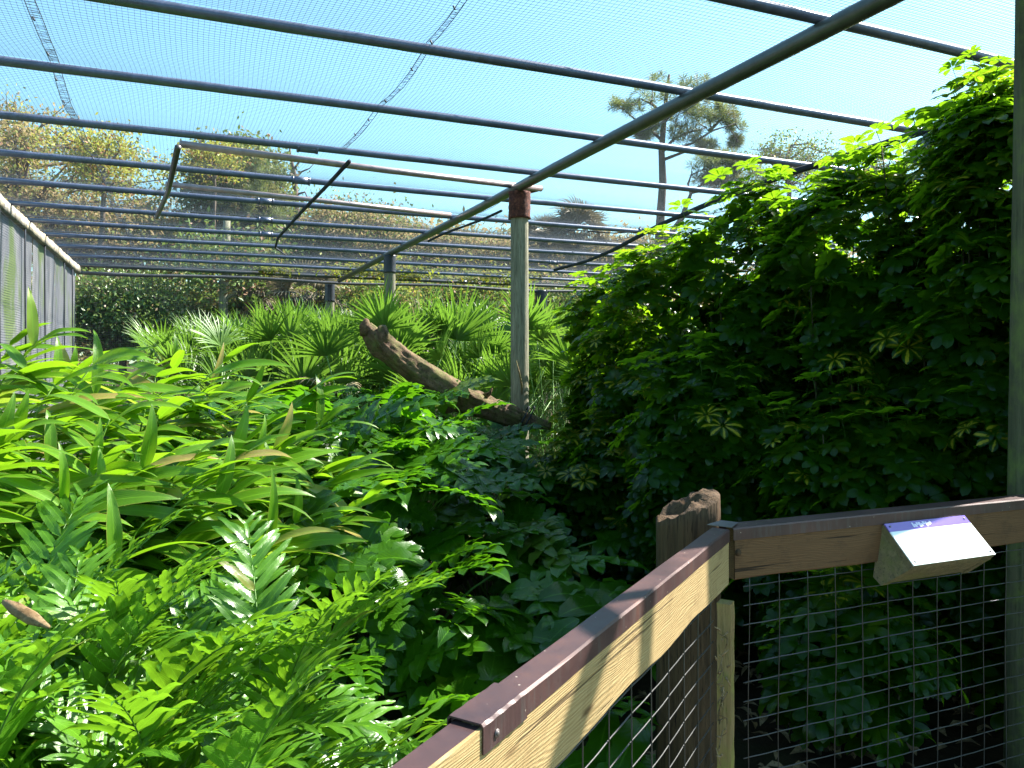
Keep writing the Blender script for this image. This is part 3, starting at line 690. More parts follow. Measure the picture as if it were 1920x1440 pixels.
gs = [(-3.15, 3.35, 1.62, 6, 'ginger at the left picture edge, leaves crossing the foot of the wire wall'), (-2.55, 3.15, 1.42, 6, 'ginger nearest the camera at left, with one broad upright leaf'),
      (-2.05, 3.25, 1.28, 6, 'ginger directly above the upright fern frond'), (-2.75, 3.8, 1.74, 6, 'ginger with upright spear leaves before the end of the wall'),
      (-2.15, 3.8, 1.50, 6, 'ginger in the middle of the leaning clump'), (-3.45, 4.2, 1.82, 6, 'ginger touching the wire wall, tallest of the clump'),
      (-2.65, 4.5, 1.78, 6, 'ginger in front of the distant small-leaved shrub'), (-2.15, 4.4, 1.60, 6, 'ginger whose leaf fans sweep toward the palmettos'),
      (-2.95, 5.2, 1.80, 6, 'ginger at the back of the clump'), (-3.7, 5.2, 1.85, 5, 'ginger behind the tallest one, beside the wall'), (-1.85, 3.55, 1.22, 5, 'low ginger above the dark philodendron'),
      (-2.45, 3.45, 1.50, 6, 'ginger in the sunlit front of the clump with long arching leaves'), (-3.1, 3.0, 1.30, 5, 'ginger with a pale withered leaf at the left edge'), (-2.3, 5.1, 1.66, 5, 'ginger next to the dead tan palmetto fan'),
      (-1.85, 4.5, 1.42, 6, 'ginger at the right tip of the clump next to the silvery philodendron leaf'), (-1.75, 4.0, 1.30, 5, 'ginger with its lowest leaves over the philodendrons'), (-3.4, 3.7, 1.72, 5, 'ginger in the left corner against the wire wall')]
for a in gs: ginger(*a)

# ---- philodendron ------------------------------------------------
def philo_leaf(L):
    b = MB(); n = 6
    b.merge(leafgrid(L * .95, L * .30, 10, 3, lambda t: max(.05, (1 - t) ** .6 * min(1, t * 6 + .4)), .35, .2), np.eye(4), .5)
    for k in range(n):
        f = .06 + .80 * k / (n - 1); x = L * .95 * f; z = L * (.10 * f - .26 * f ** 3)
        ln = L * (.50 - .10 * abs(f - .25) - .26 * f) * rnd(.85, 1.1)
        for s_ in (-1, 1):
            ang = R(118 - 82 * f + rnd(-6, 6)) * s_
            g = leafgrid(ln, ln * .40 + .025, 7, 3, lambda t: (.62 + .38 * math.sin(t * 2.6)) * (1 - t ** 5) * (1 + .16 * math.sin(t * 17)) + .03, rnd(.25, .6), .22, .05, 2.3)
            b.merge(g, frame((x, 0, z), (math.cos(ang), math.sin(ang), rnd(-.12, .18)), (0, 0, 1)), .5)
            if k in (1, 2, 3):          # secondary lobe
                a2 = ang * .72; q = .55
                g = leafgrid(ln * .42, ln * .2, 4, 3, None, .3, .2)
                b.merge(g, frame((x + ln * q * math.cos(ang), ln * q * math.sin(ang), z + .01), (math.cos(a2), math.sin(a2), .05), (0, 0, 1)), .5)
    ang = 0; b.merge(leafgrid(L * .34, L * .16, 6, 3, None, .5, .2), frame((L * .80, 0, L * -.07), (1, 0, -.35), (0, 0, 1)), .5)
    return b.mesh('philodendron_leaf', M_philo)
p_leaves = [philo_leaf(rnd(.40, .52)) for _ in range(7)]
def philo(x, d, h, nl, label, spread=.8):
    t = empty('philodendron', (x, d, -.12), label, 'philodendron', 'split-leaf philodendrons under the log')
    for k in range(nl):
        a = 2.4 * k + rnd(-.4, .4); f = (k + .5) / nl; r_ = spread * math.sqrt(f) * rnd(.8, 1.1); hh = h * (1.0 - .42 * f ** 1.5) * rnd(.88, 1.05)
        tip = Vector((x + r_ * math.cos(a), d + r_ * math.sin(a), hh)); b0 = Vector((x, d, -.12))
        P = [b0.lerp(tip, q) + Vector((0, 0, .18 * math.sin(math.pi * q) * h)) for q in np.linspace(0, 1, 7)]
        b = MB(); b.tube(P, [.010, .009, .008, .007, .006, .006, .005], 6); b.build('stalk', M_petiole, t)
        el = rnd(-.75, .15) + .5 * (1 - f)
        dv = Vector((math.cos(a) * math.cos(el), math.sin(a) * math.cos(el), math.sin(el)))
        inst('leaf', random.choice(p_leaves), t, frame(tip, dv, (rnd(-.2, .2), rnd(-.5, 0), 1), rnd(.8, 1.2), rnd(-.4, .4)))
ps = [(-.98, 5.9, 1.36, 26, 'philodendron just below the upper end of the log'), (-.66, 5.5, 1.12, 24, 'philodendron under the middle of the log'), (-1.35, 5.0, 1.24, 26, 'philodendron with silvery leaves beside the ginger tips'),
      (-.75, 4.75, 1.14, 26, 'bright philodendron in the sunlit middle of the bed'), (-.15, 4.9, .66, 20, 'shaded philodendron left of the rusty-sleeved pole'), (-1.25, 4.1, 1.0, 24, 'philodendron with a drooping leaf above the fern bed'),
      (-.60, 3.95, .66, 24, 'half shaded philodendron with ribbed leaves facing the railing'), (-.85, 3.3, .42, 16, 'low dark philodendron behind the lone fern tip'), (.05, 4.0, .50, 16, 'dark philodendron behind the railing corner'),
      (-.25, 3.2, .34, 12, 'lowest philodendron in deep shade beside the railing'), (-1.5, 3.4, .74, 20, 'philodendron between the ferns and the ginger'), (.35, 6.0, .45, 12, 'philodendron behind the foot of the rusty-sleeved pole'), (-.3, 6.8, 1.0, 14, 'philodendron behind the log near its knot')]
for a in ps: philo(*a)

# ---- ferns -------------------------------------------------------
f_leaf = [gmesh(leafgrid(rnd(.15, .18), rnd(.021, .027), 9, 4, strap, rnd(.1, .6), rnd(.1, .3), .13, rnd(2, 3.2)), 'fern_leaflet', M_fern, r=.5) for _ in range(6)]
f_templ = []
for k in range(5):
    L = rnd(1.05, 1.25); arch = rnd(.8, 1.35); P = []; p = Vector((0, 0, 0)); n = 16
    for i_ in range(n + 1):
        f = i_ / n; a = R(82) - arch * 1.25 * f ** 1.6
        P.append(p.copy()); p = p + Vector((math.cos(a), 0, math.sin(a))) * (L / n)
    b = MB(); b.tube(P, [.0045 - .0032 * i_ / n for i_ in range(n + 1)], 5)
    me = b.mesh('fern_rachis', M_petiole); LM = []
    np_ = 19
    for q in range(np_):
        f = .36 + .63 * q / (np_ - 1); i_ = min(n - 1, int(f * n)); pp = P[i_].lerp(P[i_ + 1], f * n - i_); tan = (P[i_ + 1] - P[i_]).normalized(); nn = Vector((-tan.z, 0, tan.x))
        sc = (.62 + .55 * math.sin(math.pi * min(1, .18 + .72 * (f - .36) / .64))) * (1 if q < np_ - 2 else .72)
        for s_ in (-1, 1):
            ang = R(66 - 26 * f + rnd(-7, 7)); dv = tan * math.cos(ang) + Vector((0, s_ * math.sin(ang), 0)) + nn * rnd(.0, .3)
            LM.append((random.choice(f_leaf), frame(pp, dv, nn, sc * rnd(.9, 1.08), rnd(-.25, .25))))
    LM.append((f_leaf[0], frame(P[-2], P[-1] - P[-2], (-.5, 0, 1), .6)))
    f_templ.append((me, LM, P[-1]))
def fern(x, d, nf_, label, bias=None, sc0=1.0):
    t = empty('fern_plant', (x, d, -.12), label, 'fern', 'leathery ferns in the lower left bed')
    for k in range(nf_ + 2):
        a = 2.4 * k + rnd(-.3, .3); sc = sc0 * rnd(.85, 1.08)
        if bias is not None and random.random() < .35: a = bias + rnd(-.6, .6)
        me, LM, tip = random.choice(f_templ)
        M = Matrix.Translation((x + .03 * math.cos(a), d + .03 * math.sin(a), -.12)) @ Matrix.Rotation(a, 4, 'Z') @ Matrix.Rotation(rnd(-.25, .35), 4, 'Y') @ Matrix.Rotation(rnd(-.2, .2), 4, 'X') @ Matrix.Diagonal((sc, sc, sc, 1))
        tp = M @ tip
        if Vector((tp.x, tp.y)).length < .95 or (tp - OL0).dot(NL) > -.08 and tp.z > .2: continue
        if tp.z > .1 and tp.y > .3 and 'lone frond' not in label:          # the bed slopes down towards the railing
            px = 960 + tp.x / tp.y * F; py = HY + (EYE - tp.z) / tp.y * F
            if px > 420 and py < 1030 + (px - 420) * .95: continue
        o = inst('frond', me, t, M)
        for lm, m4 in LM: inst('leaflet', lm, o, m4, False)
fs = [(-.66, 1.75, 9, 'fern nearest the joint of the brown metal cap'), (-.95, 1.50, 9, 'fern at the bottom picture edge left of the railing'), (-1.25, 1.80, 10, 'fern with broad horizontal leaflets low in the bed'), (-.92, 2.0, 12, 'bright fern whose fronds face the camera'),
      (-1.65, 1.85, 10, 'fern in the bottom left corner'), (-1.35, 2.2, 10, 'fern below the low dark philodendron leaves'), (-1.95, 2.35, 10, 'fern at the left picture edge next to the pale dry stalk'), (-.78, 2.32, 6, 'fern sending a lone frond tip into the dark gap'),
      (-1.32, 2.55, 8, 'fern behind the bright one'), (-1.65, 2.7, 10, 'fern with an upright frond against the ginger'), (-2.3, 2.75, 9, 'fern half hidden under the ginger'), (-1.5, 1.5, 8, 'fern lowest at the left'),
      (-2.0, 2.0, 9, 'fern outermost in the bottom left corner'), (-1.6, 2.35, 9, 'fern in the middle of the left bed'), (-2.1, 3.0, 8, 'fern tips rising among the lowest ginger leaves')]
for x, d, n_, lb in fs: fern(x, d, n_, lb, bias=rnd(-.9, .3), sc0=1.14 if d > 2 else 1.0)
# pale dry stalk lying on the ferns
b = MB(); b.tube([at(8, 1128, 1.72), at(30, 1140, 1.70), at(60, 1160, 1.68), at(92, 1176, 1.66)], [.006, .014, .013, .004], 8, wob=.5)
tag(b.build('dry_stalk', M_litter), 'pale dry broken stalk lying on the ferns at the left edge', 'stalk')

# ---- saw palmetto ------------------------------------------------
def fan(L, nseg, dead=False):
    b = MB()
    for k in range(nseg):
        a = R(-100 + 200 * (k + .5) / nseg + rnd(-3, 3)); ln = L * (1 - .18 * abs(a) / 2.2) * rnd(.88, 1.05)
        g = leafgrid(ln, .030, 5, 3, lambda t: max(.03, min(1, .5 + t * 3) * (1 - t ** 2.2)), rnd(.1, .35) + (.8 if dead else 0), .45)
        b.merge(g, frame((0, 0, 0), (math.cos(a), math.sin(a), .34 + rnd(-.10, .12)), (0, 0, 1)), .5)
    return b.mesh('palmetto_fan', M_palmdead if dead else M_palm)
fans = [fan(rnd(.42, .56), random.randint(24, 32)) for _ in range(6)]; deadfan = fan(.42, 16, True)
def palmetto(x, d, h, nf_, label, z0=0):
    t = empty('saw_palmetto', (x, d, -.12), label, 'palmetto', 'saw palmettos filling the middle of the enclosure')
    for k in range(nf_):
        a = 2.4 * k + rnd(-.4, .4); el = rnd(.45, 1.45); ln = h * rnd(.72, 1.0) / max(.55, math.sin(el) * .6 + .45)
        dv = Vector((math.cos(a) * math.cos(el), math.sin(a) * math.cos(el), math.sin(el)))
        tip = Vector((x, d, -.1)) + Vector((dv.x * ln * .55, dv.y * ln * .55, h * rnd(.5, .82)))
        b0 = Vector((x, d, -.12)); b = MB(); b.tube([b0, b0.lerp(tip, .5) + Vector((0, 0, .1)), tip], .006, 5); b.build('stalk', M_petiole, t)
        fd = (dv + Vector((0, 0, rnd(-.2, .5)))).normalized()
        inst('frond', random.choice(fans), t, frame(tip, fd, (-fd.x * .5, -fd.y * .5, 1), rnd(.85, 1.2), rnd(-.5, .5)))
cells = []; row = 0
ORD = ['first', 'second', 'third', 'fourth', 'fifth', 'sixth', 'seventh', 'eighth', 'ninth', 'tenth', 'eleventh', 'twelfth', 'thirteenth', 'fourteenth', 'fifteenth', 'sixteenth']
dd = 8.0
while dd < 16.5:
    x0 = (380 - 960) / F * dd if dd > 8.5 else (520 - 960) / F * dd
    x1 = (1130 - 960) / F * dd if dd < 11 else (1200 - 960) / F * dd
    xx = x0 + rnd(0, .4)
    q_ = 0
    while xx < x1: 
        cells.append((xx + rnd(-.2, .2), dd + rnd(-.25, .25), row, q_)); xx += .66; q_ += 1
    dd += .95; row += 1
for k, (x, d, row, q_) in enumerate(cells):
    px = 960 + x / d * F
    ty = 600 + rnd(-15, 25) if px > 700 else (585 if px > 560 else 625) + rnd(-10, 25)
    if d > 12: ty = min(ty, 590) if px > 560 else ty
    h = max(1.0, min(2.5, (EYE + (676 - ty) / F * d) * 1.27))
    if abs(x - .07) < .25 and abs(d - 6.75) < .4: continue
    palmetto(x, d, h, 17 if d < 12 else 12, 'spiky saw palmetto, %s from the left in the %s row back from the log' % (ORD[min(q_, 15)], ORD[row]))
t = empty('dead_palmetto', (-1.75, 7.0, -.12), 'dead tan palmetto fan drooping beside the ginger tips', 'palmetto')
b = MB(); tip = at(600, 730, 6.9); b.tube([Vector((-1.75, 7.0, -.1)), tip], .006, 5); b.build('stalk', M_petiole, t)
inst('frond', deadfan, t, frame(tip, (-.3, -.8, .2), (0, -.5, 1), .8)); inst('frond', deadfan, t, frame(tip + Vector((.18, .1, -.02)), (.6, -.6, -.1), (0, -.5, 1), .6))

# ---- schefflera hedge ---------------------------------------------
def whorl(nl, L, mat, tilt):
    b = MB()
    for k in range(nl):
        a = 2 * math.pi * k / nl + rnd(-.12, .12); ln = L * rnd(.85, 1.08)
        g = leafgrid(ln, ln * .50, 6, 3, obov, rnd(.2, .6), .18, .0)
        b.merge(g, frame((.012 * math.cos(a), .012 * math.sin(a), .0), (math.cos(a), math.sin(a), tilt + rnd(-.12, .12)), (0, 0, 1)), rnd(0, 1))
    b.tube([(0, 0, 0), (0, 0, -.10)], .0018, 4, cap=False)
    return b.mesh('schefflera_leaf', mat), b
W_g = [whorl(random.choice((7, 8, 8, 9)), rnd(.078, .105), M_scheff, rnd(-.15, .35)) for _ in range(6)]
W_v = [whorl(random.choice((7, 8, 8)), rnd(.080, .10), M_scheffv, rnd(-.15, .35)) for _ in range(4)]
def bush(x, d, h, r, label, nshoot=42, inner=420, vf=.3, shell=520):
    t = empty('schefflera_bush', (x, d, -.12), label, 'shrub', 'umbrella-leaf shrubs forming the hedge on the right')
    lf = []
    for k in range(nshoot):
        # camera side and top get most shoots
        a = rnd(0, 2 * math.pi) if random.random() < .3 else R(-115) + rnd(-1.6, 1.6)
        zf = rnd(.05, 1) ** .8 if k % 5 < 3 else rnd(.84, 1.04)
        rr = r * (math.sqrt(max(0, 1 - max(0, zf - .72) ** 2 / .085)) if zf > .72 else 1) * rnd(.80, 1.12)
        if zf > .93: rr *= rnd(.2, 1)
        p = Vector((x + rr * math.cos(a), d + rr * math.sin(a), .12 + (h - .12) * zf))
        out = Vector((math.cos(a), math.sin(a), .2 + 2.2 * zf ** 4)).normalized()
        sl = rnd(.20, .42) if zf > .85 else rnd(.08, .2)
        var_ = random.random() < vf
        nl = 7
        for q in range(nl):
            f = q / (nl - 1); pp = p + (out * .4 + Vector((0, 0, .8))) * sl * (f - .55)
            b_ = 2.4 * q + rnd(-.3, .3); rad = Vector((math.cos(b_), math.sin(b_), 0)); nrm = (rad * (1.0 - .6 * f) + out * .45 + Vector((0, 0, .75 + .5 * f))).normalized()
            pos = pp + rad * (.115 - .07 * f) + nrm * .03
            lf.append((pos, nrm, var_))
    lf = lf[:300]
    for pos, nrm, vr in lf:
        me = random.choice(W_v if vr else W_g)[0]
        ax = Vector((rnd(-1, 1), rnd(-1, 1), rnd(-1, 1)))
        Xv = ax - nrm * ax.dot(nrm)
        inst('leaf', me, t, frame(pos, Xv, nrm, rnd(.52, 1.10)))
    mb = MB()
    for k in range(inner):
        a = rnd(0, 2 * math.pi); zf = rnd(0, .84); rr = r * rnd(.25, .80) * (1 if zf < .7 else (1.0 - (zf - .7) * 2.2)); p = Vector((x + rr * math.cos(a), d + rr * math.sin(a), (h - .1) * zf))
        nrm = Vector((math.cos(a) * .6 + rnd(-.5, .5), math.sin(a) * .6 + rnd(-.5, .5), rnd(.1, 1.1))).normalized(); ax = Vector((rnd(-1, 1), rnd(-1, 1), .1))
        mb.merge(random.choice(W_g)[1].raw(), frame(p, ax, nrm, rnd(.95, 1.35)))
    for k in range(shell if nshoot > 30 else 60):
        a = R(-115) + rnd(-2, 2); zf = rnd(.03, 1.0); rr = r * (.78 + rnd(0, .16)) * (1 if zf < .72 else math.sqrt(max(.03, 1 - (zf - .72) ** 2 / .082)))
        p = Vector((x + rr * math.cos(a), d + rr * math.sin(a), h * zf)); nrm = Vector((math.cos(a) * .8 + rnd(-.4, .4), math.sin(a) * .8 + rnd(-.4, .4), rnd(.4, 1.2))).normalized()
        mb.merge(random.choice(W_g)[1].raw(), frame(p, Vector((rnd(-1, 1), rnd(-1, 1), .1)), nrm, rnd(.75, 1.05)))
    mb.build('inner_foliage', M_scheff, t, kind='stuff')
    mb = MB()
    for k in range(14):
        a = rnd(0, 6.28); r0 = rnd(0, .2); r1 = r * rnd(.3, .95); z1 = h * rnd(.6, .98)
        P = [Vector((x + (r0 + (r1 - r0) * f ** 1.3) * math.cos(a + .3 * f), d + (r0 + (r1 - r0) * f ** 1.3) * math.sin(a + .3 * f), -.12 + (z1 + .12) * f)) for f in np.linspace(0, 1, 7)]
        mb.tube(P, [.012 - .009 * f for f in np.linspace(0, 1, 7)], 6)
    mb.build('branchwork', M_stem, t, kind='stuff')
hs = [(.93, 6.3, 2.25, .50, 'yellow-splashed bush at the low left end of the hedge, next to the rusty-sleeved pole', 44, 420, .75),
      (1.15, 5.55, 2.33, .55, 'hedge bush in front of the tall pine trunk', 44, 420, .5),
      (1.60, 5.00, 2.62, .55, 'hedge bush with a tall leafy spire left of the slanting rope', 42, 420, .25),
      (2.02, 4.50, 2.66, .55, 'hedge bush directly below the slanting rope', 42, 420, .25),
      (2.42, 4.05, 2.86, .50, 'tall hedge bush left of the thick greenish pole', 42, 420, .15),
      (2.32, 3.62, 2.86, .30, 'tallest hedge bush touching the thick greenish pole, yellow-splashed low down', 42, 160, .5),
      (.62, 5.3, 1.02, .42, 'low yellow-splashed bush at the foot of the hedge, behind the stump post', 40, 200, .7),
      (1.15, 4.55, 1.5, .45, 'low dark bush in the shade before the hedge, behind the railing corner', 40, 250, .1),
      (1.75, 3.9, 1.3, .45, 'low dark bush behind the sign', 36, 220, .1)]
for a in hs: bush(*a)
for (x, d, h, r, o_) in ((1.35, 6.6, 1.85, .6, 'leftmost'), (1.95, 5.9, 2.0, .65, 'second from left'), (2.6, 5.3, 2.3, .65, 'third from left'), (3.15, 4.8, 2.45, .6, 'fourth from left'), (3.3, 4.15, 2.2, .6, 'fifth from left, unseen, added to shade the ground behind the railing'), (2.85, 3.05, 1.8, .5, 'unseen at the right beyond the thick greenish pole, added to shade the mesh')):  # the last two stand out of view, added to shade ground and mesh
    bush(x, d, h, r, 'hedge bush of the second row behind the front bushes, ' + o_, 22, 520, .1)
bush(1.45, 3.35, .55, .30, 'small seedling bush behind the shaded mesh below the sign', 16, 40, .1)

# ---- litter and grass on the ground -------------------------------
mb = MB()
lg_ = leafgrid(.09, .035, 3, 3, obov, .5, .5)
for k in range(900):
    x = rnd(-.2, 3.2); d = rnd(2.5, 5.5); mb.merge(lg_, frame((x, d, -.10 + rnd(0, .02)), (rnd(-1, 1), rnd(-1, 1), rnd(-.2, .3)), (rnd(-.4, .4), rnd(-.4, .4), 1), rnd(.6, 1.3)))
tag(mb.build('leaf_litter', M_litter), 'dry fallen leaves on the shaded soil behind the railing', 'leaf litter', kind='stuff')
mb = MB(); bl = leafgrid(.16, .006, 3, 3, None, .8, .2)
for k in range(5200):
    x = rnd(.05, 1.1); d = rnd(6.6, 9.6); mb.merge(bl, frame((x, d, -.12), (rnd(-.6, .6), rnd(-.6, .6), 1), (rnd(-1, 1), rnd(-1, 1), .2), rnd(.7, 1.4)))
tag(mb.build('grass', M_grass), 'sunlit short grass patch right of the foot of the rusty-sleeved pole', 'grass', kind='stuff')
# creeper on the far end of the roof
mb = MB(); lq = leafgrid(.075, .05, 2, 3, None, .3, .2)
for k in range(5200):
    v = rnd(1.2, 6.4); u = 14.5 - abs(random.gauss(0, .8)) * (1 if v > 2 else .4); 
    if math.sin(v * 2.3) + math.sin(v * 5.1) * .6 < rnd(-1.6, 1.2): continue
    mb.merge(lq, frame(tuple(uv(u, v, ZN + rnd(-.04, .10))), (rnd(-1, 1), rnd(-1, 1), rnd(-.5, .5)), (0, 0, 1), rnd(.7, 1.4)))
tag(mb.build('roof_creeper', M_creeper), 'yellow-green creeper lying on the far end of the roof net', 'creeper', kind='stuff')

# ================================================================== BACKGROUND TREES
def quad_leaf(mb, P, size, jit=.5):
    """P (n,3) centres -> randomly oriented small leaf quads, vectorised"""
    n = len(P); A = rng.normal(size=(n, 3)); A /= np.linalg.norm(A, axis=1)[:, None]; Bv = rng.normal(size=(n, 3)); Bv -= A * (A * Bv).sum(1)[:, None]; Bv /= np.linalg.norm(Bv, axis=1)[:, None]
    s_ = size * (1 + (rng.random(n) - .5) * jit)[:, None]
    V = np.stack([P - A * s_, P + Bv * s_ * .45, P + A * s_, P - Bv * s_ * .45], 1).reshape(-1, 3)
    Q = np.arange(n * 4).reshape(-1, 4); U = np.tile(np.array([[.5, 0], [1, .5], [.5, 1], [0, .5]]), (n, 1))
    mb.add(V, Q, U, np.repeat(rng.random(n), 4))
def tree(name, x, d, zc, rx, rz, label, mat, trunk_r=.18, nclump=60, per=120, leaf=.10, cl=.55, cat='tree', group='trees beyond the far end of the enclosure', twigs=True, gaps=1.0, ry=None, extra=None):
    t = empty(name, (x, d, -.12), label, cat, group); ry = ry or rx
    C = []; nclump = int(nclump * 1.35)
    while len(C) < nclump:
        q = rng.normal(size=3); q /= np.linalg.norm(q); q *= (rng.random() ** .45) * gaps
        C.append((x + q[0] * rx * (1 + .15 * math.sin(len(C))), d + q[1] * ry, zc + q[2] * rz))
    C = np.array(C); mb = MB()
    leaf *= .78
    for c in C:
        n = int(per * 1.5 * rnd(.5, 1.3)); P = c + rng.normal(size=(n, 3)) * np.array([cl, cl, cl * .62]) * rnd(.6, 1.1) * .6; quad_leaf(mb, P, leaf)
    mb.build('crown', mat, t)
    if extra is not None:
        mb = MB()
        for c in C[::3]: quad_leaf(mb, c + rng.normal(size=(int(per * .7), 3)) * cl * .7, leaf)
        mb.build('crown', extra, t)
    mb = MB(); zt = zc + rz * .3
    P = [Vector((x + .15 * math.sin(k * 1.3) * trunk_r * 4, d, -.12 + (zt + .12) * k / 7)) for k in range(8)]
    mb.tube(P, [trunk_r * (1 - .09 * k) for k in range(8)], 10)
    if twigs:
        for c in C[::2]:
            z0 = min(zt, max(zc - rz * 1.0, c[2] - rnd(.3, 1.0) * rx * .5)); f = (z0 + .12) / (zt + .12); a = Vector((x, d, z0)); e = Vector(c)
            mid = a.lerp(e, .5) + Vector((rnd(-.2, .2), rnd(-.2, .2), rnd(0, .3)))
            mb.tube([a, mid, e], [trunk_r * .3, trunk_r * .18, .012], 5, cap=False)
            for q in range(3): mb.tube([mid.lerp(e, rnd(0, 1)), e + Vector((rnd(-.5, .5), rnd(-.5, .5), rnd(-.2, .5))) * cl * 2], [.016, .006], 4, cap=False)
    mb.build('trunk', M_trunk, t)
    return t
def T(name, px, py, d, rxp, rzp, *a, **k):
    c = at(px, py, d); return tree(name, c.x, d, c.z, rxp / F * d, rzp / F * d, *a, **k)
T('broadleaf_tree', 40, 335, 22, 220, 140, 'large thin-crowned brownish tree at the left edge with yellow-green sprays', M_treebrown, .22, 90, 95, .085, .6, extra=M_treeyellow)
T('broadleaf_tree', 190, 300, 20, 110, 60, 'yellow-green leafed tree reaching right from the left edge', M_treeyellow, .12, 34, 70, .075, .5)
T('broadleaf_tree', 120, 440, 24, 260, 70, 'brown tree mass low behind the side wall', M_treebrown, .15, 90, 110, .09, .7)
T('conical_tree', 440, 360, 26, 88, 100, 'rounded olive pine-like tree left of the dead snag', M_pine, .20, 80, 130, .11, .55, extra=M_treegreen)
T('broadleaf_tree', 400, 300, 21, 55, 40, 'small yellow-orange leafed tree before the rounded olive one', M_treeyellow, .08, 16, 60, .07, .4)
T('broadleaf_tree', 320, 430, 27, 120, 55, 'sparse brown tree left of the rounded olive tree', M_treebrown, .15, 40, 90, .09, .6)
T('broadleaf_tree', 640, 450, 30, 130, 62, 'wide brown-green tree right of the dead snag', M_treebrown, .2, 90, 120, .10, .7, extra=M_treegreen)
T('broadleaf_tree', 505, 460, 28, 90, 60, 'green bushy tree below the dead snag', M_treegreen, .2, 60, 110, .10, .6)
T('broadleaf_tree', 850, 480, 36, 130, 42, 'low reddish-brown tree between the two wooden poles', M_treebrown, .2, 80, 120, .12, .8)
T('broadleaf_tree', 1000, 480, 34, 110, 40, 'reddish-brown tree behind the rusty-sleeved pole', M_treebrown, .2, 80, 120, .12, .8)
T('broadleaf_tree', 1160, 490, 34, 110, 42, 'reddish-brown tree below the round palm crowns', M_treebrown, .2, 80, 120, .12, .8)
T('broadleaf_tree', 770, 440, 40, 70, 22, 'thin distant tree above the middle pole', M_treebrown, .2, 24, 80, .12, .8)
T('broadleaf_tree', 1475, 305, 20, 78, 48, 'sparse speckled tree above the hedge', M_treegreen, .12, 34, 45, .055, .35, gaps=1.1, extra=M_treeyellow)
T('broadleaf_tree', 1640, 330, 24, 120, 60, 'green tree hidden mostly behind the hedge top', M_treegreen, .12, 30, 60, .07, .4)
T('leafy_shrub', 235, 585, 17, 110, 78, 'big small-leaved shrub glittering behind the end net at left', M_shrub, .12, 110, 170, .055, .5, cat='shrub', group='shrubs behind the far end net')
T('leafy_shrub', 370, 590, 19, 70, 60, 'dark shrub between the small-leaved shrub and the grey trunk', M_treegreen, .1, 60, 150, .07, .5, cat='shrub', group='shrubs behind the far end net')
T('leafy_shrub', 520, 580, 20, 100, 55, 'shaded green shrub right of the grey trunk', M_treegreen, .1, 80, 150, .075, .5, cat='shrub', group='shrubs behind the far end net')
T('leafy_shrub', 680, 575, 18.5, 100, 42, 'green shrub behind the middle pole', M_treegreen, .1, 70, 150, .07, .5, cat='shrub', group='shrubs behind the far end net', extra=M_treeyellow)
T('leafy_shrub', 860, 575, 18.5, 120, 42, 'yellowish shrub between the wooden poles at the far end', M_treegreen, .1, 80, 150, .07, .5, cat='shrub', group='shrubs behind the far end net', extra=M_treeyellow)
T('leafy_shrub', 1050, 580, 19, 90, 42, 'dull shrub behind the dark far pole', M_treegreen, .1, 60, 150, .07, .5, cat='shrub', group='shrubs behind the far end net', extra=M_treebrown)
T('leafy_shrub', 60, 600, 16, 110, 80, 'shrub outside the side wall', M_shrub, .12, 60, 120, .06, .5, cat='shrub', group='shrubs behind the far end net')
# grey trunk seen through the end net
c = at(422, 600, 17.6); b = MB(); b.tube([Vector((c.x + .04 * math.sin(k), 17.6, -.12 + k * .62)) for k in range(9)], [.13, .125, .12, .12, .11, .10, .10, .09, .08], 12)
tt = empty('oak_tree', (c.x, 17.6, -.12), 'slim grey-trunked tree standing just behind the end net', 'tree'); b.build('trunk', M_pole, tt)
b = MB(); e0 = at(424, 560, 17.6); b.tube([e0, at(440, 548, 17.7), at(456, 530, 17.9)], [.05, .04, .03], 8); b.build('limb', M_pole, tt)
mb = MB()
for k in range(40):
    cc = at(422 + rnd(-80, 80), 500 + rnd(-45, 25), 17.6 + rnd(-1, 1)); quad_leaf(mb, np.array(cc) + rng.normal(size=(90, 3)) * .3, .07)
mb.build('crown', M_treegreen, tt)
# dead snag
t = empty('dead_tree', tuple(at(556, 676, 28)[:2]) + (-.12,), 'bare dead snag with forked top beside the rounded olive tree', 'tree')
b = MB(); b.tube([Vector((at(556, 0, 28).x, 28, -.12)), at(557, 420, 28), at(552, 330, 28), at(544, 290, 28), at(543, 268, 28)], [.22, .14, .10, .05, .015], 8)
for P in ([(553, 335), (566, 322), (580, 316), (590, 306)], [(552, 345), (545, 338), (533, 337)], [(556, 365), (572, 360), (577, 372)], [(556, 390), (540, 378), (528, 384)], [(550, 320), (560, 305), (563, 298)]):
    b.tube([at(q[0], q[1], 28) for q in P], [.05, .035, .02, .01][:len(P)], 5)
b.build('trunk', M_trunk, t)
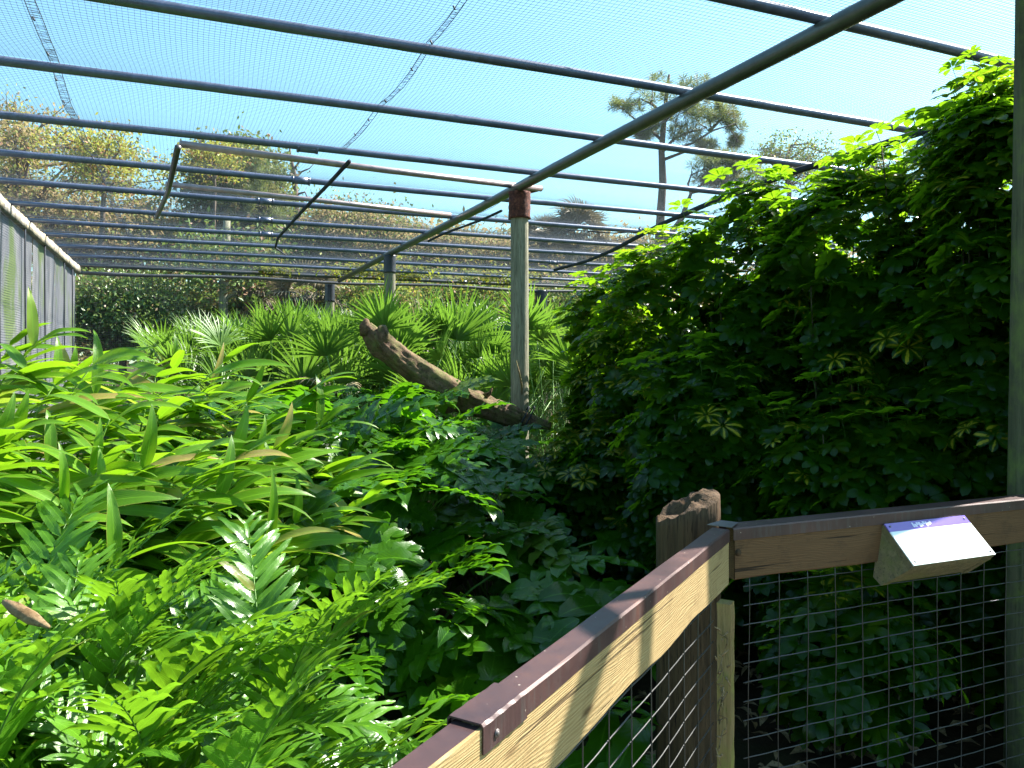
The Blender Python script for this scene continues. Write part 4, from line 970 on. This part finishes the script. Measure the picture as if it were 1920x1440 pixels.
# pines
def pine(px_path, crown, d, label, limbs, ntuft, r0=.2):
    b0 = at(px_path[0][0], 676, d); t = empty('pine_tree', (b0.x, d, -.12), label, 'tree', 'pines above the hedge')
    P = [Vector((b0.x, d, -.12))] + [at(q[0], q[1], d) for q in px_path]; mb = MB(); n = len(P)
    mb.tube(P, [r0 * (1 - .85 * k / (n - 1)) + .01 for k in range(n)], 10, wob=.1); ends = []
    for L_ in limbs:
        Q_ = [at(q[0], q[1], d + rnd(-.6, .6) * (i_ > 0)) for i_, q in enumerate(L_)]; mb.tube(Q_, [r0 * .36 * (1 - .75 * k / (len(Q_) - 1)) for k in range(len(Q_))], 6)
        ends += Q_[1:]
    mb.build('trunk', M_trunk, t); mb2 = MB(); tw = MB()
    V = []; U = []; RR_ = []
    for k in range(ntuft):
        c = random.choice(crown); ang = rnd(0, 6.28); q = math.sqrt(rnd(0, 1)) * 1.15; p = at(c[0] + c[2] * q * math.cos(ang), c[1] + c[3] * q * math.sin(ang), d + rnd(-1, 1) * c[2] / F * d)
        if random.random() < .22 and ends:
            e = min(ends, key=lambda s_: (s_ - p).length); tw.tube([e, e.lerp(p, .5) + Vector((0, 0, -.08)), p], [.028, .018, .010], 4, cap=False)
        nn = 60; D = rng.normal(size=(nn, 3)) + np.array([0, 0, .35]); D /= np.linalg.norm(D, axis=1)[:, None]; ln = .27 * (.7 + rng.random(nn) * .5)[:, None]; Sv = np.cross(D, rng.normal(size=(nn, 3))); Sv /= np.linalg.norm(Sv, axis=1)[:, None]
        pn = np.array(p)[None]; Vq = np.stack([pn - Sv * .006, pn + D * ln * .5 - Sv * .0075, pn + D * ln, pn + D * ln * .5 + Sv * .0075], 1).reshape(-1, 3)
        mb2.add(Vq, np.arange(nn * 4).reshape(-1, 4), np.tile(np.array([[.5, 0], [1, .5], [.5, 1], [0, .5]]), (nn, 1)), rnd(0, 1))
    mb2.build('crown', M_pine, t); tw.build('twigs', M_trunk, t, kind='stuff')
pine([(1236, 470), (1238, 420), (1243, 340), (1240, 280), (1246, 220), (1250, 170), (1255, 140)],
     [(1260, 165, 48, 26), (1305, 165, 32, 20), (1190, 190, 36, 20), (1165, 200, 18, 14), (1215, 240, 22, 16), (1280, 215, 48, 26), (1320, 235, 42, 26), (1355, 215, 18, 20), (1330, 205, 40, 24), (1380, 235, 14, 22), (1250, 195, 50, 20), (1285, 245, 30, 18), (1322, 275, 16, 10), (1208, 248, 14, 12), (1380, 268, 8, 10)], 24,
     'tallest pine with a slim bare trunk and open crown above the hedge', [[(1240, 262), (1215, 240), (1195, 228), (1170, 205)], [(1242, 285), (1262, 262), (1290, 248), (1325, 240)], [(1240, 272), (1268, 278), (1300, 268), (1335, 245), (1378, 232)], [(1246, 225), (1280, 200), (1310, 175)], [(1246, 215), (1222, 195), (1200, 185)], [(1243, 300), (1290, 282), (1318, 275)], [(1330, 245), (1355, 222), (1382, 262)]], 240, .17)
pine([(1252, 446), (1278, 410), (1292, 372), (1300, 352)],
     [(1340, 310, 40, 20), (1385, 325, 42, 28), (1330, 335, 22, 12), (1410, 350, 36, 26), (1370, 300, 24, 10)], 22,
     'shorter leaning pine with a flat crown, right of the tallest pine', [[(1295, 365), (1290, 345), (1296, 328), (1318, 318)], [(1298, 358), (1318, 345), (1340, 335), (1380, 330)], [(1296, 362), (1340, 352), (1400, 345)]], 150, .12)
pine([(432, 500), (440, 420), (450, 330), (452, 290)], [(440, 300, 60, 28), (460, 340, 66, 30), (470, 390, 66, 34), (410, 330, 50, 30)], 25, 'olive pine behind the pipe frame corner', [[(446, 350), (480, 330)], [(446, 370), (400, 350)], [(444, 400), (500, 390)]], 240, .15)
# cabbage palms
def cabbage(px, py, d, r, label, nf_=34):
    c = at(px, py, d); t = empty('cabbage_palm', (c.x, d, -.12), label, 'palm', 'cabbage palms on the skyline')
    b = MB(); b.tube([Vector((c.x, d, -.12)), Vector((c.x + .1, d, c.z * .5)), c], [.2, .17, .16], 10, wob=.2); b.build('trunk', M_trunk, t)
    for k in range(nf_):
        dv = Vector(rng.normal(size=3)); dv.normalize(); dv.z = dv.z * .9 + .25; dv.normalize(); p = c + dv * r * .5
        inst('frond', random.choice(cf), t, frame(p, dv, (-dv.x, -dv.y, 1.2), r * rnd(.9, 1.3), rnd(-.6, .6)))
def cfan():
    b = MB()
    for k in range(22):
        a = R(-100 + 200 * (k + .5) / 22); g = leafgrid(.62 * rnd(.85, 1.05), .055, 4, 3, lambda t: max(.03, 1 - t ** 2), rnd(.4, 1.0), .4); b.merge(g, frame((0, 0, 0), (math.cos(a), math.sin(a), .1), (0, 0, 1)), rnd(0, 1))
    return b.mesh('cabbage_palm_fan', M_cabbage)
cf = [cfan() for _ in range(3)]
cabbage(1088, 440, 28, 1.35, 'larger round palm crown on the skyline right of the rusty-sleeved pole')
cabbage(1018, 448, 29, 1.0, 'smaller palm crown close to the rusty-sleeved pole')
cabbage(500, 560, 18.5, .9, 'low cabbage palm behind the end net, left of the middle pole'); cabbage(575, 555, 17.5, .9, 'cabbage palm with pale fronds above the palmettos')
# far woods closing the horizon
mb = MB()
for k in range(520):
    px = rnd(-700, 2600); top = 470 + 18 * math.sin(px * .013) + 12 * math.sin(px * .041); py = top + rnd(0, 1) ** .8 * 200; d = rnd(46, 62)
    c = at(px, py, d); quad_leaf(mb, np.array(c) + rng.normal(size=(110, 3)) * np.array([1.6, 1.6, .7]), .26)
for k in range(60):
    c = at(rnd(-700, 2600), 676, rnd(46, 60)); mb.tube([Vector((c.x, c.y, -.1)), Vector((c.x + rnd(-.5, .5), c.y, rnd(6, 8)))], [.2, .08], 5, cap=False)
tag(mb.build('far_woods', M_treebrown), 'brown-green woods closing the horizon beyond the enclosure', 'woods', kind='stuff')
